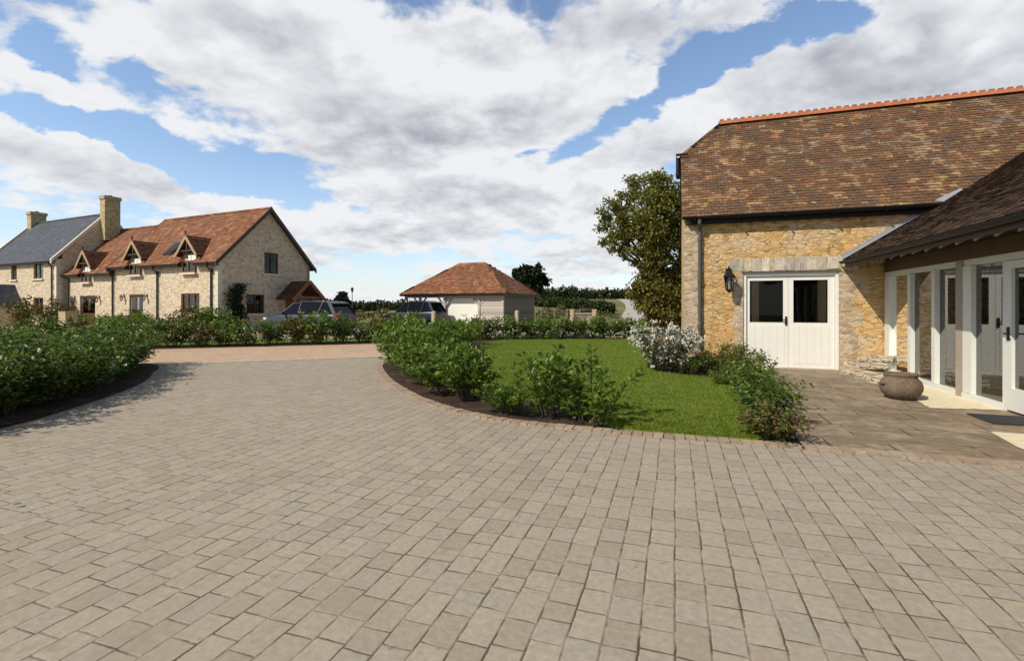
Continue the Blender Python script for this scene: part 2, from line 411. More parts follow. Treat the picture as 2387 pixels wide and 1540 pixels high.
def mat_flags():
    m, t = new_mat("flagstone")
    w = t.noise(t.obj, 1.1, 2, 0.5).outputs['Color']
    p = t.vm('ADD', t.obj, t.vm('MULTIPLY', t.vm('SUBTRACT', w, (.5, .5, .5)).outputs[0], (.04, .04, 0)).outputs[0]).outputs[0]
    s = t.n('ShaderNodeSeparateXYZ', {0: p}); RW = 0.62
    u = t.m('DIVIDE', s.outputs[1], RW); row = t.m('FLOOR', u); fx = t.m('FRACT', u)
    ex = t.m('MULTIPLY', t.m('MINIMUM', fx, t.m('SUBTRACT', 1.0, fx)), RW)
    rr = t.n('ShaderNodeTexWhiteNoise', {'W': row}, noise_dimensions='1D').outputs[0]
    wv = t.m('ADD', t.m('DIVIDE', s.outputs[0], 0.75), t.m('MULTIPLY', rr, 70.0))
    c = t.n('ShaderNodeTexVoronoi', {'W': wv, 'Scale': 1.0, 'Randomness': 0.7}, voronoi_dimensions='1D', feature='F1')
    e = t.n('ShaderNodeTexVoronoi', {'W': wv, 'Scale': 1.0, 'Randomness': 0.7}, voronoi_dimensions='1D', feature='DISTANCE_TO_EDGE')
    d = t.m('MINIMUM', ex, t.m('MULTIPLY', e.outputs['Distance'], 0.75))
    joint = t.ss(d, 0.006, 0.020)
    cr = t.n('ShaderNodeSeparateXYZ', {0: c.outputs['Color']}).outputs[0]
    col = t.ramp(cr, [(0, (.205, .148, .090)), (.5, (.245, .182, .115)), (1, (.27, .208, .138))])
    mot = t.noise(t.obj, 9, 6, 0.7).outputs[0]
    col = t.mix(t.ss(mot, 0.35, 0.7), t.mix(0.5, col, (.11, .082, .052)), col)
    lich = t.ss(t.noise(t.scale(t.obj, (1, 1.2, 1)), 2.6, 8, 0.75, .8).outputs[0], 0.47, 0.62)
    col = t.mix(t.m('MULTIPLY', lich, 0.6), col, (.37, .30, .205))
    wet = t.ss(t.noise(t.scale(t.obj, (.8, 1.1, 1)), 1.5, 8, 0.75, .8).outputs[0], 0.5, 0.64)
    col = t.mix(t.m('MULTIPLY', wet, 0.55), col, (.095, .068, .045))
    jc = t.mix(t.ss(t.noise(t.obj, 2, 3).outputs[0], .45, .6), (.075, .055, .036), (.20, .155, .105))
    setc(t, t.mix(joint, jc, col)); t.b.inputs['Roughness'].default_value = 0.8
    bump(t, t.m('ADD', t.m('MULTIPLY', joint, .6), t.m('MULTIPLY', mot, 0.7)), 0.5, 0.012)
    return m
def mat_ground(name, stops, sc, bmp=0.4, dist=0.03, sc2=None, detail=7):
    m, t = new_mat(name)
    n = t.noise(t.obj, sc, detail, 0.68).outputs[0]
    f = n
    if sc2: f = t.m('ADD', t.m('MULTIPLY', n, 0.6), t.m('MULTIPLY', t.noise(t.obj, sc2, 4, 0.55).outputs[0], 0.4))
    setc(t, t.ramp(f, stops)); t.b.inputs['Roughness'].default_value = 0.95; t.b.inputs['Specular IOR Level'].default_value = 0.15
    bump(t, n, bmp, dist); return m
def mat_island(name, cols, rough=0.85, sc=20):
    m, t = new_mat(name)
    col = t.ramp(island(t), [(i / (len(cols) - 1), c) for i, c in enumerate(cols)])
    n = t.noise(t.obj, sc, 5, 0.65).outputs[0]
    col = t.mix(0.5, col, t.ramp(n, [(.2, (.2, .2, .2)), (.8, (.75, .75, .75))]), 'OVERLAY')
    st_ = t.noise(t.scale(t.obj, (1.6, 1.6, .7)), 6, 5, 0.7, .5).outputs[0]
    col = t.mix(t.m('MULTIPLY', t.ss(st_, .54, .66), .45), col, tuple(v * .42 for v in cols[0]))
    setc(t, col); t.b.inputs['Roughness'].default_value = rough
    bump(t, n, 0.4, 0.01); return m

M = {}
M['barn_stone'] = mat_rubble('barn_rubble', [(.33, .21, .085), (.58, .40, .17), (.70, .52, .27), (.47, .32, .135), (.72, .58, .36), (.52, .36, .16)], (.50, .355, .17), 6.2, 3.1, 0.6, grey=(.55, .47, .35), wob=.10)
M['quoin'] = mat_rubble('weathered_quoins', [(.30, .255, .20), (.44, .39, .32), (.58, .51, .41), (.40, .33, .25), (.56, .43, .26)], (.47, .40, .30), 4.8, 2.8, 0.45, wob=.10)
M['cot_stone'] = mat_rubble('cottage_rubble', [(.44, .36, .27), (.60, .505, .395), (.70, .60, .485), (.54, .44, .33), (.66, .57, .46)], (.58, .50, .40), 3.4, 2.6, 0.6)
M['pale_stone'] = mat_plain('dressed_stone', (.66, .60, .47), 0.85, 0, 0.14, 6, 0.2)
M['ledge'] = mat_rubble('ledge_stone', [(.36, .32, .26), (.52, .46, .36), (.58, .52, .42)], (.5, .44, .34), 3.0, 2.5, 0.9)
M['slab'] = mat_ground('sun_patch', [(.2, (.44, .38, .25)), (.5, (.62, .55, .39)), (.8, (.70, .63, .47))], 7, 0.4, 0.01)  # pale stone of the plinth; on the patio it paints reflected sun
M['barn_tiles'] = mat_tiles('old_clay_tiles', [(.135, .074, .041), (.18, .092, .048), (.215, .108, .054), (.165, .094, .052), (.24, .135, .072)],
    [((.10, .066, .042), .50, .60, 1.5), ((.33, .23, .115), .54, .64, 1.7), ((.33, .16, .078), .56, .66, 1.9), ((.36, .24, .075), .60, .70, 2.6), ((.075, .05, .034), .54, .64, 2.0), ((.42, .35, .22), .66, .74, 5.0), ((.20, .15, .115), .58, .66, 1.2)], 0.78)
M['ext_tiles'] = mat_tiles('dark_clay_tiles', [(.070, .043, .028), (.115, .070, .044), (.15, .095, .06), (.10, .066, .045)], [((.16, .12, .07), .60, .72, 2.0)], 0.4)
M['red_tiles'] = mat_tiles('orange_clay_tiles', [(.19, .075, .038), (.29, .115, .055), (.37, .16, .078), (.24, .112, .068)], [((.15, .085, .055), .47, .62, 1.3), ((.42, .20, .10), .55, .66, 1.7), ((.28, .19, .12), .60, .70, 2.6)], 0.6)
M['dorm_tiles'] = mat_tiles('brown_clay_tiles', [(.10, .046, .026), (.17, .075, .04), (.22, .10, .055)])
M['ridge_red'] = mat_tiles('ridge_terracotta', [(.40, .135, .058), (.50, .175, .075), (.44, .165, .085)])
M['slate'] = mat_tiles('blue_slate', [(.060, .068, .085), (.080, .088, .106), (.098, .105, .125)], [((.12, .13, .14), .55, .7, 1.0)], 0.5, 0.55)
M['black'] = mat_plain('black_metal', (.010, .010, .011), 0.5, 0, .2, 10, spec=.2)
M['gutter_brown'] = mat_plain('dark_gutter', (.035, .026, .02), 0.4, 0, .2, 10)
M['pipe'] = mat_plain('grey_downpipe', (.085, .075, .07), 0.45, 0.0, .2, 9)
M['lead'] = mat_plain('lead_flashing', (.26, .27, .30), 0.55, 0.0, .22, 7, .15)
M['white'] = mat_plain('white_paint', (.74, .725, .67), 0.5, 0, .06, 4)
M['offwhite'] = mat_plain('sage_white_paint', (.66, .67, .61), 0.5, 0, .03, 5)
M['oak'] = mat_boards('oak_beam', [(.10, .062, .036), (.17, .11, .066), (.24, .165, .10)], 1, 0.6)
M['oakpost'] = mat_plain('weathered_oak_post', (.36, .30, .23), 0.8, 0, .3, 12, .3)
M['brownwood'] = mat_plain('stained_timber', (.19, .075, .036), 0.5, 0, .3, 14, .2)
M['darkwood'] = mat_plain('dark_timber', (.05, .024, .015), 0.55, 0, .3, 14, .2)
M['barge'] = mat_plain('pale_oak_barge', (.40, .27, .16), 0.75, 0, .2, 14, .2)
M['boards'] = mat_boards('weathered_boards', [(.29, .25, .21), (.44, .39, .34), (.58, .53, .48)], 2, 0.2)
M['boards_dark'] = mat_boards('brown_grey_boards', [(.15, .115, .085), (.22, .175, .135), (.28, .225, .18)], 2, 0.2)
M['cream_board'] = mat_plain('cream_render', (.76, .75, .70), 0.7, 0, .04, 5)
M['post_wood'] = mat_plain('pale_softwood', (.42, .33, .20), 0.8, 0, .2, 18, .2)
M['glass'] = mat_glass('window_glass', 1.75)
M['doorpane'] = mat_glass('clear_pane', 1.25, (.9, .92, .9))
M['glassbig'] = mat_glass('door_glass', 2.5, (.8, .85, .82))
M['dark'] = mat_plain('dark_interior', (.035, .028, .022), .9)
M['floorwood'] = mat_boards('oak_floor', [(.32, .21, .10), (.42, .29, .15), (.5, .36, .2)], 0, 0.15)
M['paleblind'] = mat_plain('pale_curtain', (.62, .50, .44), .9, 0, .12, 8)
M['curtain'] = mat_plain('beige_curtain', (.48, .34, .21), .9, 0, .15, 30)
M['pot'] = mat_ground('fired_clay_pot', [(.25, (.07, .05, .034)), (.5, (.15, .108, .074)), (.75, (.23, .175, .125))], 7, .5, .02, 30)
M['rubber'] = mat_plain('rubber', (.02, .02, .022), .9, 0, .2, 30, .3)
M['setts'] = mat_setts(); M['flags'] = mat_flags()
M['lanesett'] = mat_setts('buff_setts', (1.46, 1.21, 1.05))
M['lane'] = mat_ground('buff_lane_paving', [(.25, (.36, .26, .175)), (.5, (.43, .315, .215)), (.75, (.49, .37, .26))], 14, .3, .01, 1.2)
M['edge_line'] = mat_island('pale_edging', [(.40, .36, .30), (.50, .45, .37), (.44, .39, .32)])
M['brick'] = mat_island('red_edging_brick', [(.27, .195, .135), (.31, .225, .155), (.35, .27, .195), (.29, .22, .165)])
M['soil'] = mat_ground('bark_mulch', [(.28, (.020, .011, .008)), (.5, (.06, .036, .026)), (.62, (.11, .072, .052)), (.72, (.24, .17, .12))], 30, 1.0, .05, 3)
M['lawn'] = mat_ground('lawn_turf', [(.25, (.060, .100, .012)), (.5, (.105, .155, .020)), (.75, (.17, .215, .035))], 3, .5, .03, 40)
M['field'] = mat_ground('rough_field', [(.28, (.055, .085, .020)), (.46, (.11, .12, .035)), (.58, (.19, .15, .065)), (.72, (.27, .20, .10))], .09, .4, .1, 2.0)
M['track'] = mat_ground('pale_track', [(.2, (.30, .27, .24)), (.8, (.44, .40, .36))], 3, .2, .03)
M['blade'] = mat_leaf('grass_blades', (.11, .165, .016), (.17, .235, .026), (.27, .31, .055), .5, .45, .12, patch=(.27, .29, .06))
M['laurel'] = mat_leaf('laurel_leaf', (.055, .105, .012), (.125, .205, .024), (.27, .36, .065), .40, .48, .40)
M['rose'] = mat_leaf('rose_leaf', (.042, .080, .012), (.090, .150, .020), (.20, .27, .045), .42, .46, .38)
M['rose_warm'] = mat_leaf('rose_leaf_bronze', (.055, .075, .014), (.11, .12, .024), (.22, .13, .05), .5, .3, .25)
M['petal'] = mat_leaf('white_petal', (.70, .66, .56), (.80, .78, .70), (.86, .84, .80), .6, .3, .2)
M['petal_pink'] = mat_leaf('pink_petal', (.45, .10, .12), (.55, .2, .22), (.65, .42, .4), .6, .3, .2)
M['daisyleaf'] = mat_leaf('daisy_leaf', (.04, .07, .025), (.07, .105, .04), (.13, .16, .07), .6, .25, .2)
M['treeleaf'] = mat_leaf('olive_tree_leaf', (.10, .115, .020), (.19, .195, .038), (.30, .28, .075), .5, .42, .25)
M['ivy'] = mat_leaf('bronze_leaf', (.10, .085, .018), (.19, .165, .036), (.25, .235, .062), .5, .35, .25)
M['darkleaf'] = mat_leaf('dark_tree_leaf', (.012, .022, .010), (.022, .036, .014), (.042, .06, .022), .6, .15, .2)
M['woodleaf'] = mat_leaf('far_wood_leaf', (.020, .034, .012), (.04, .058, .018), (.075, .085, .03), .7, .15, .15)
M['yleaf'] = mat_leaf('yellow_leaf', (.45, .38, .10), (.55, .48, .16), (.62, .55, .22), .6, .2)
M['scrubleaf'] = mat_leaf('scrub_leaf', (.05, .06, .02), (.11, .11, .035), (.20, .165, .07), .7, .2, .15)
M['bark'] = mat_plain('bark', (.10, .075, .05), .95, 0, .35, 10, .5)
M['stem'] = mat_plain('green_stem', (.075, .062, .03), .8, 0, .3, 20)
M['car_silver'] = mat_plain('steel_blue_paint', (.034, .043, .056), .35, .1, .02, 3)
M['car_blue'] = mat_plain('dark_blue_paint', (.014, .019, .030), .3, .2, .02, 3)
M['car_glass'] = mat_plain('tinted_glass', (.008, .010, .016), .06, 0, .05, 3, spec=.09)
M['tyre'] = mat_plain('tyre_rubber', (.015, .015, .015), .85)
M['rim'] = mat_plain('alloy_rim', (.45, .46, .48), .35, .8, .05)
M['headlight'] = mat_plain('headlamp_lens', (.72, .74, .76), .1, .2, .05)
M['taillight'] = mat_plain('red_lens', (.30, .015, .012), .2, 0, .05)

# ---------------------------------------------------------------- tiled slopes
def tile_slope(mb, org, e, u, L, H, tw, gauge, rnd, inside=None, lift=0.02, thick=0.014, jit=0.004):
    org, e, u = Vector(org), Vector(e).normalized(), Vector(u).normalized()
    n = e.cross(u)
    if n.z < 0: n = -n
    rows = int(H / gauge); V, F = mb.v, mb.f
    for r in range(rows):
        off = (r % 2) * tw * 0.5; v0 = r * gauge; v1 = min(v0 + gauge * 1.3, H)
        k = -1
        while True:
            k += 1
            a = k * tw - off
            if a >= L: break
            b = min(a + tw - 0.006, L); a = max(a, 0.0)
            if b - a < 0.02: continue
            if inside and not inside((a + b) / 2, v0 + gauge * 0.5): continue
            j = rnd.uniform(-jit, jit); j2 = rnd.uniform(0, jit * 1.5); s = rnd.uniform(-jit, jit)
            p = org + e * a + u * (v0 + s); q_ = org + e * b + u * (v0 + s)
            tl = org + e * a + u * v1; tr = org + e * b + u * v1
            o = len(V)
            for pt in (p + n * (lift + j2), q_ + n * (lift + j2 + j), tr + n * 0.004, tl + n * 0.004, p + n * (lift + j2 - thick), q_ + n * (lift + j2 + j - thick)):
                V.append((pt.x, pt.y, pt.z))
            F.append((o, o + 1, o + 2, o + 3)); F.append((o + 4, o + 5, o + 1, o))
def ridge_caps(mb, a, b, n, w=0.13, h=0.10, fin=0.0):
    a, b = Vector(a), Vector(b); d = (b - a) / n; dn = d.normalized(); side = dn.cross(Vector((0, 0, 1))).normalized(); up = side.cross(dn)
    for i in range(n):
        p = a + d * i; q_ = p + d * 0.97
        prof = [(-w, -h), (-w * .6, h * .1), (-w * .25, h * .5), (0, h * .62), (w * .25, h * .5), (w * .6, h * .1), (w, -h)]
        r1 = [p + side * x + up * z for x, z in prof]; r2 = [q_ + side * x + up * z for x, z in prof]
        m = len(prof); mb.add(r1 + r2, [(k, k + 1, m + k + 1, m + k) for k in range(m - 1)] + [tuple(range(m)), tuple(range(2 * m - 1, m - 1, -1))])
        if fin: mb.obox((p + q_) / 2 + up * (h * .6 + fin / 2), dn * d.length * 0.28, side * 0.03, up * (fin / 2))

def pane_frame(parent, name, org, ex, n, w, h, mat, bars=(0.5,), fw=0.07, depth=0.06, glass='glass', sill=True, rails=(), back=0.06, sill_mat='pale_stone', curt=0):
    """a framed window in a wall: org = lower left corner on the outer wall face, ex along the wall, n outward"""
    org, ex, n, ez = Vector(org), Vector(ex), Vector(n), Vector((0, 0, 1)); b = MB(); c0 = org - n * (back + depth / 2)
    def bar(x0, x1, z0, z1, dd=0.0): b.obox(c0 + ex * ((x0 + x1) / 2) + ez * ((z0 + z1) / 2) + n * dd, ex * ((x1 - x0) / 2), n * (depth / 2), ez * ((z1 - z0) / 2))
    bar(0, w, 0, fw); bar(0, w, h - fw, h); bar(0, fw, fw, h - fw); bar(w - fw, w, fw, h - fw)
    for k in bars: bar(k * w - fw * .4, k * w + fw * .4, fw, h - fw, .004)
    for k in rails: bar(fw, w - fw, k * h - fw * .3, k * h + fw * .3, -.004)
    fr = b.build(name, mat, parent)
    g = MB(); g.obox(c0 - n * 0.012 + ex * (w / 2) + ez * (h / 2), ex * (w / 2 - fw * .6), n * 0.003, ez * (h / 2 - fw * .6)); g.build('pane', M[glass], fr)
    if curt:
        for a_, b_ in ((.02, .02 + .30 * curt), (w - .02 - .38 * curt, w - .02)):
            cm = MB(); k_ = 10; pt = [org - n * (.16 + .02 * math.sin(i * 1.9)) + ex * (a_ + (b_ - a_) * i / k_) for i in range(k_ + 1)]; cm.add([p_ + ez * zz for zz in (.0, h) for p_ in pt], [(i, i + 1, k_ + 2 + i, k_ + 1 + i) for i in range(k_)]); cm.build('curtain', M['paleblind'], fr)
    if sill:
        s_ = MB(); s_.obox(org + ex * (w / 2) - ez * 0.05 + n * 0.02, ex * (w / 2 + .12), n * 0.07, ez * 0.05); s_.build('sill', M[sill_mat], fr)
    return fr

R0 = random.Random(7)
X, Y, Z = Vector((1, 0, 0)), Vector((0, 1, 0)), Vector((0, 0, 1))

# ================================================================ THE BARN
BX, BY = 0.21, 12.5
barn = thing('stone_barn', 'golden rubble stone barn with a mottled old clay tile roof and bright orange ridge', 'barn', (BX, BY, 0))
EZ0, EY0, SL = 3.56, -0.18, 1.09          # roof edge height, eave overhang, slope
RYB = 2.67; RZ = EZ0 + SL * (RYB - EY0); BL = 14.0; HZ = 5.55; HY = EY0 + (HZ - EZ0) / SL
DX0, DX1, DZ1 = 1.30, 3.24, 2.24
w = MB()
w.wall([(0, 0), (BL, 0), (BL, 3.62), (0, 3.62)], [(DX0, -0.0 + 0.002, DX1, DZ1)], (0, 0, 0), X, Z, -Y, 0.45)
w.wall([(0.45, 0), (2 * RYB, 0), (2 * RYB, 3.62), (2 * RYB - HY, HZ - .1), (HY, HZ - .1), (.45, 4.1)], [], (0, 0, 0), Y, Z, -X, 0.40)
w.wall([(0.4, 0), (BL, 0), (BL, 3.62), (.4, 3.62)], [], (0, 2 * RYB, 0), X, Z, Y, 0.4)
w.wall([(0.45, 0), (2 * RYB - .4, 0), (2 * RYB - .4, 3.62), (RYB, RZ - .2), (.45, 4.1)], [], (BL, 0, 0), Y, Z, X, 0.40)
w.build('wall', M['barn_stone'], barn)
M['greyblock'] = mat_island('grey_block', [(.27, .235, .19), (.42, .37, .295), (.54, .48, .38), (.34, .295, .235), (.62, .56, .46), (.45, .36, .24)], .9, 9)
q_ = MB(); z = 0.0; k = 0
while z < 3.34:
    h = R0.uniform(.10, .22); h = min(h, 3.40 - z); wd = R0.uniform(.26, .46)
    q_.obox((wd / 2 - .006, 0.2, z + h / 2), X * (wd / 2), Y * .206, Z * (h / 2 - .001), .004, R0); z += h; k += 1
q_.build('quoin', M['quoin'], barn)
for side, x0 in ((-1, DX0), (1, DX1)):
    z = 0.02; q_ = MB()
    while z < 2.2:
        h = R0.uniform(.09, .2); h = min(h, 2.23 - z); wd = R0.uniform(.14, .36) if side < 0 else R0.uniform(.10, .5)
        q_.obox((x0 + side * wd / 2, 0.13, z + h / 2), X * (wd / 2), Y * .1335, Z * (h / 2 - .001), .003, R0); z += h
    q_.build('jamb_stone', M['quoin'], barn)
l = MB(); x = 0.98
while x < 3.42:
    wd = R0.uniform(.07, .23); l.obox((x + wd / 2, .13, 2.40 + R0.uniform(-.012, .012)), X * (wd / 2 - .003), Y * .138, Z * R0.uniform(.135, .165), .009, R0); x += wd
l.build('lintel', M['greyblock'], barn)
# roof
rf = MB(); us = Vector((0, 1, SL)).normalized(); Hs = (RYB - EY0) * math.sqrt(1 + SL * SL); hv = (HY - EY0) * math.sqrt(1 + SL * SL)
HXR = 1.03
def in_front(a, v):
    if v <= hv: return True
    return a > 0.06 + (v - hv) / (Hs - hv) * (HXR + .06) - .05
tile_slope(rf, (-.06, EY0, EZ0), X, us, BL + .1, Hs, .17, .105, R0, in_front, .017, .013, .006)
ub = Vector((0, -1, SL)).normalized(); tile_slope(rf, (-.06, 2 * RYB - EY0, EZ0), X, ub, BL + .1, Hs, .34, .2, R0, in_front)
hz_up = Vector((HXR + .06, 0, RZ - HZ)); HH = hz_up.length; hw = 2 * RYB - 2 * HY
tile_slope(rf, (-.06, HY, HZ), Y, hz_up, hw, HH, .17, .10, R0, lambda a, v: (v / HH) * hw / 2 - .05 < a < hw - (v / HH) * hw / 2 + .05, .022)
rfo = rf.build('roof', M['barn_tiles'], barn, fix=False)
u_ = MB(); dn = .05
def slab(mb, pts, th=.07):
    pts = [Vector(p) for p in pts]; n = (pts[1] - pts[0]).cross(pts[2] - pts[0]).normalized()
    if n.z < 0: n = -n
    mb.prism([p - n * 0.004 for p in pts], -n * th)
slab(u_, [(-.05, EY0 + .02, EZ0), (BL, EY0 + .02, EZ0), (BL, RYB, RZ - .02), (HXR, RYB, RZ - .02), (-.05, HY, HZ)])
slab(u_, [(-.05, 2 * RYB - EY0, EZ0), (BL, 2 * RYB - EY0, EZ0), (BL, RYB, RZ - .02), (HXR, RYB, RZ - .02), (-.05, 2 * RYB - HY, HZ)])
slab(u_, [(-.05, HY, HZ), (-.05, 2 * RYB - HY, HZ), (HXR, RYB, RZ - .02)])
u_.build('roof_deck', M['dark'], rfo)
rc = MB(); ridge_caps(rc, (HXR - .05, RYB, RZ + .05), (BL, RYB, RZ + .05), 72, .14, .085, .035)
rc.build('ridge_tile', M['ridge_red'], rfo)
hp = MB(); ridge_caps(hp, (-.06, HY, HZ + .03), (HXR, RYB, RZ + .04), 7, .07, .045); ridge_caps(hp, (-.06, 2 * RYB - HY, HZ + .03), (HXR, RYB, RZ + .04), 7, .07, .045)
hp.build('hip_tile', M['barn_tiles'], rfo)
def gutter(mb, a, b, r=.06):
    a, b = Vector(a), Vector(b); d = (b - a).normalized(); s = d.cross(Z).normalized()
    prof = [(math.cos(t_) * r, math.sin(t_) * r) for t_ in [math.pi + math.pi * i / 8 for i in range(9)]]
    inner = [(x * .82, z * .82 + .004) for x, z in reversed(prof)]; pr = prof + inner
    mb.prism([a + s * x + Z * z for x, z in pr], b - a)
g = MB(); gutter(g, (.10, EY0 - .05, EZ0 - .01), (5.15, EY0 - .05, EZ0 - .01), .075)
g.box(.06, 5.1, -.13, -.012, EZ0 - .17, EZ0 - .05)
for i in range(6): g.box(.2 + i * .95, .24 + i * .95, EY0 - .13, EY0 + .06, EZ0 - .105, EZ0 - .085)
g.build('gutter', M['black'], barn)
dp = MB(); dp.tube([(.34, EY0 - .05, EZ0 - .06), (.34, EY0 - .05, EZ0 - .16), (.35, -.065, EZ0 - .34), (.35, -.065, .22)], .042, 10)
for zz in (.9, 2.0, 3.0): dp.tube([(.35, -.065, zz), (.35, -.065, zz + .07)], .056, 10)
dp.build('downpipe', M['pipe'], barn)
g2 = MB(); gutter(g2, (-.13, HY - .12, HZ - .02), (-.13, 2 * RYB - HY + .1, HZ - .02), .06); g2.box(-.19, .12, HY - .15, HY - .12, HZ - .02, HZ + .045); g2.tube([(-.13, HY - .05, HZ - .06), (-.13, HY - .05, HZ - .52), (-.05, HY - .02, HZ - .62)], .04, 8)
g2.build('gable_gutter', M['black'], barn)
# double door
def barn_door(x0, x1, glx0, glx1, hinge):
    d = MB(); y0, y1 = 0.075, 0.125; z0, z1 = .03, 2.13; gz0, gz1 = 1.06, 2.03
    d.box(x0, glx0, y0, y1, z0, z1); d.box(glx1, x1, y0, y1, z0, z1); d.box(glx0, glx1, y0, y1, gz1, z1); d.box(glx0, glx1, y0, y1, z0, gz0)
    for k in range(1, 5):
        xx = glx0 + (glx1 - glx0) * k / 5
    o = d.build('door', M['white'], barn)
    pn = MB()
    for k in range(5):                      # the boarded lower panel stands a hair proud, a groove between boards
        a = glx0 - .03 + (glx1 - glx0 + .06) * k / 5; pn.box(a + .003, a + (glx1 - glx0 + .06) / 5 - .003, y0 - .006, y0 + .004, z0 + .09, gz0 - .07)
    pn.build('boarded_panel', M['white'], o)
    gm = MB(); gm.box(glx0, glx1, .098, .103, gz0, gz1); gm.build('pane', M['doorpane'], o)
    return o
dl = barn_door(DX0 + .075, 2.248, 1.45, 2.15, -1); dr = barn_door(2.254, DX1 - .075, 2.355, 3.04, 1)
h = MB(); h.box(2.185, 2.225, .055, .074, 1.0, 1.20); h.tube([(2.205, .06, 1.12), (2.205, .03, 1.12), (2.11, .03, 1.12)], .012, 8); h.build('handle', M['black'], dl)
f = MB(); f.box(DX0 + .004, DX0 + .07, .03, .15, .0, DZ1 - .03); f.box(DX1 - .07, DX1 - .004, .03, .15, .0, DZ1 - .03); f.box(DX0 + .07, DX1 - .07, .03, .15, 2.14, DZ1 - .03)
f.build('door_frame', M['white'], barn)
f = MB(); f.box(DX0 - .03, DX1 + .03, -.022, .1, DZ1 - .028, DZ1 + .004); f.build('drip_rail', M['pipe'], barn)
f = MB(); f.box(DX0 - .1, DX1 + .1, -.10, .16, -.05, .028); f.build('threshold', M['greyblock'], barn)
for (a, b) in ((1.50, 1.66), (2.86, 3.04)):
    cu = MB(); n_ = 16; pts = [(a + (b - a) * i / n_, .165 + .02 * math.sin(i * 2.1)) for i in range(n_ + 1)]
    cu.add([(x, y, z) for z in (.1, 2.2) for x, y in pts], [(i, i + 1, n_ + 2 + i, n_ + 1 + i) for i in range(n_)])
    cu.build('curtain', M['curtain'], barn)
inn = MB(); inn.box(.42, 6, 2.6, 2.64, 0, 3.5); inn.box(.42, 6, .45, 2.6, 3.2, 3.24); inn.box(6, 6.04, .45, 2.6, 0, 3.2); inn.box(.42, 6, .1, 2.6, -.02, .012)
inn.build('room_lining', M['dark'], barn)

# ================================================================ THE GLAZED EXTENSION
EX = 4.31
ext = thing('glazed_extension', 'low extension with white framed glazing under a dark tiled roof against the barn', 'extension', (EX, BY, 0))
def yl(y): return y - BY
END = -9.6
M['platewood'] = mat_plain('aged_oak_plate', (.10, .062, .035), .8, 0, .3, 6, .3); M['rafterwood'] = mat_plain('aged_rafter', (.24, .19, .14), .8, 0, .3, 6, .3)
rz = lambda x: 2.45 + .64 * (x + .77)
er = MB(); ue = Vector((1, 0, .64)).normalized(); He = 4.9 * math.sqrt(1 + .64 ** 2); sl_e = math.sqrt(1 + .64 ** 2)
YMAX = 2.9
def in_ext(a, v):
    y = YMAX - a; x = -.77 + v / sl_e; z = rz(x)
    lim = -.02 if z < EZ0 + .05 else max(-.02, EY0 + (z - EZ0) / SL + .03)
    return y < lim
tile_slope(er, (-.77, YMAX, 2.45), -Y, ue, YMAX - END, He, .165, .095, R0, in_ext, .022, .016, .006)
ero = er.build('roof', M['ext_tiles'], ext, fix=False)
u_ = MB(); xm = -.77 + 4.9
slab(u_, [(-.76, -.03, rz(-.76) - .004), (-.76, END, rz(-.76) - .004), (xm, END, rz(xm)), (xm, -.03, rz(xm))], .08)
slab(u_, [(xm, -.03, rz(xm)), (xm, END, rz(xm)), (xm + 4.9, END, 2.45), (xm + 4.9, -.03, 2.45)], .08)
slab(u_, [(.96, -.03, rz(.96) - .002), (xm, -.03, rz(xm) - .002), (xm, 1.7, rz(xm) - .002)], .05)
u_.build('roof_deck', M['oak'], ero)
lf = MB(); a = Vector((-.80, -.03, rz(-.80) + .03)); b = Vector((.86, -.03, rz(.86) + .03))
lf.prism([a, b, b + Z * .10, a + Z * .12], (0, .018, 0)); lf.prism([a + Z * .02, b + Z * .02, b + Z * .024 , a + Z * .024], (0, -.12, 0)); lf.build('lead_flashing', M['lead'], ero)
v = MB()
pa, pb = [], []
for i in range(2):
    x = .96 + i * .42; z = rz(x); y = EY0 + (z - EZ0) / SL
    pa.append(Vector((x - .02, y - .02, z + .03))); pb.append(Vector((x - .16 + i * .12, y + .02, EZ0 + SL * (y + .02 - EY0) + .045)))
v.prism([pa[0], pa[1], pb[1], pb[0]], (0, 0, .01)); v.build('valley_lead', M['lead'], ero)
g = MB(); gutter(g, (-.83, -.06, 2.42), (-.83, END, 2.42), .06); g.build('gutter', M['black'], ext)
fa = MB(); fa.box(-.765, -.735, END, -.03, 2.30, 2.42); fa.build('fascia', M['darkwood'], ext)
ra = MB(); y = -.25
while y > END:
    ra.add(*(lambda c: ([(-.74, c - .035, 2.26), (-.74, c + .035, 2.26), (-.74, c - .035, 2.36), (-.74, c + .035, 2.36), (.02, c - .035, 2.74), (.02, c + .035, 2.74), (.02, c - .035, 2.86), (.02, c + .035, 2.86)],
        [(0, 1, 3, 2), (4, 6, 7, 5), (0, 4, 5, 1), (2, 3, 7, 6), (0, 2, 6, 4), (1, 5, 7, 3)]))(y)); y -= .42
ra.build('rafter', M['rafterwood'], ext)
bm_ = MB(); bm_.box(-.03, .14, END, -.02, 2.165, 2.40); bm_.box(.0, .1, END, -.02, 2.40, 2.85); bm_.build('wall_plate', M['platewood'], ext)
po = MB(); po.box(-.04, .12, yl(9.66), yl(9.47), .0, 2.165); po.build('oak_post', M['oakpost'], ext)
wf = MB()
def fr(y0, y1, z0, z1, x0=-.02, x1=.075): wf.box(x0, x1, min(yl(y0), yl(y1)), max(yl(y0), yl(y1)), z0, z1)
fr(12.46, 12.22, .10, 2.06, -.035); fr(11.34, 11.23, .10, 2.06, -.045); fr(10.42, 10.31, .10, 2.06, -.045); fr(9.465, 9.24, .10, 2.06, -.035)
fr(12.47, 9.67, 2.065, 2.16); fr(9.465, 7.35, 2.065, 2.16); fr(12.47, 9.67, .0, .095, -.05); fr(9.465, 8.47, .0, .095, -.05)
fr(7.40, 7.28, .0, 2.06, -.035)
y = 7.275
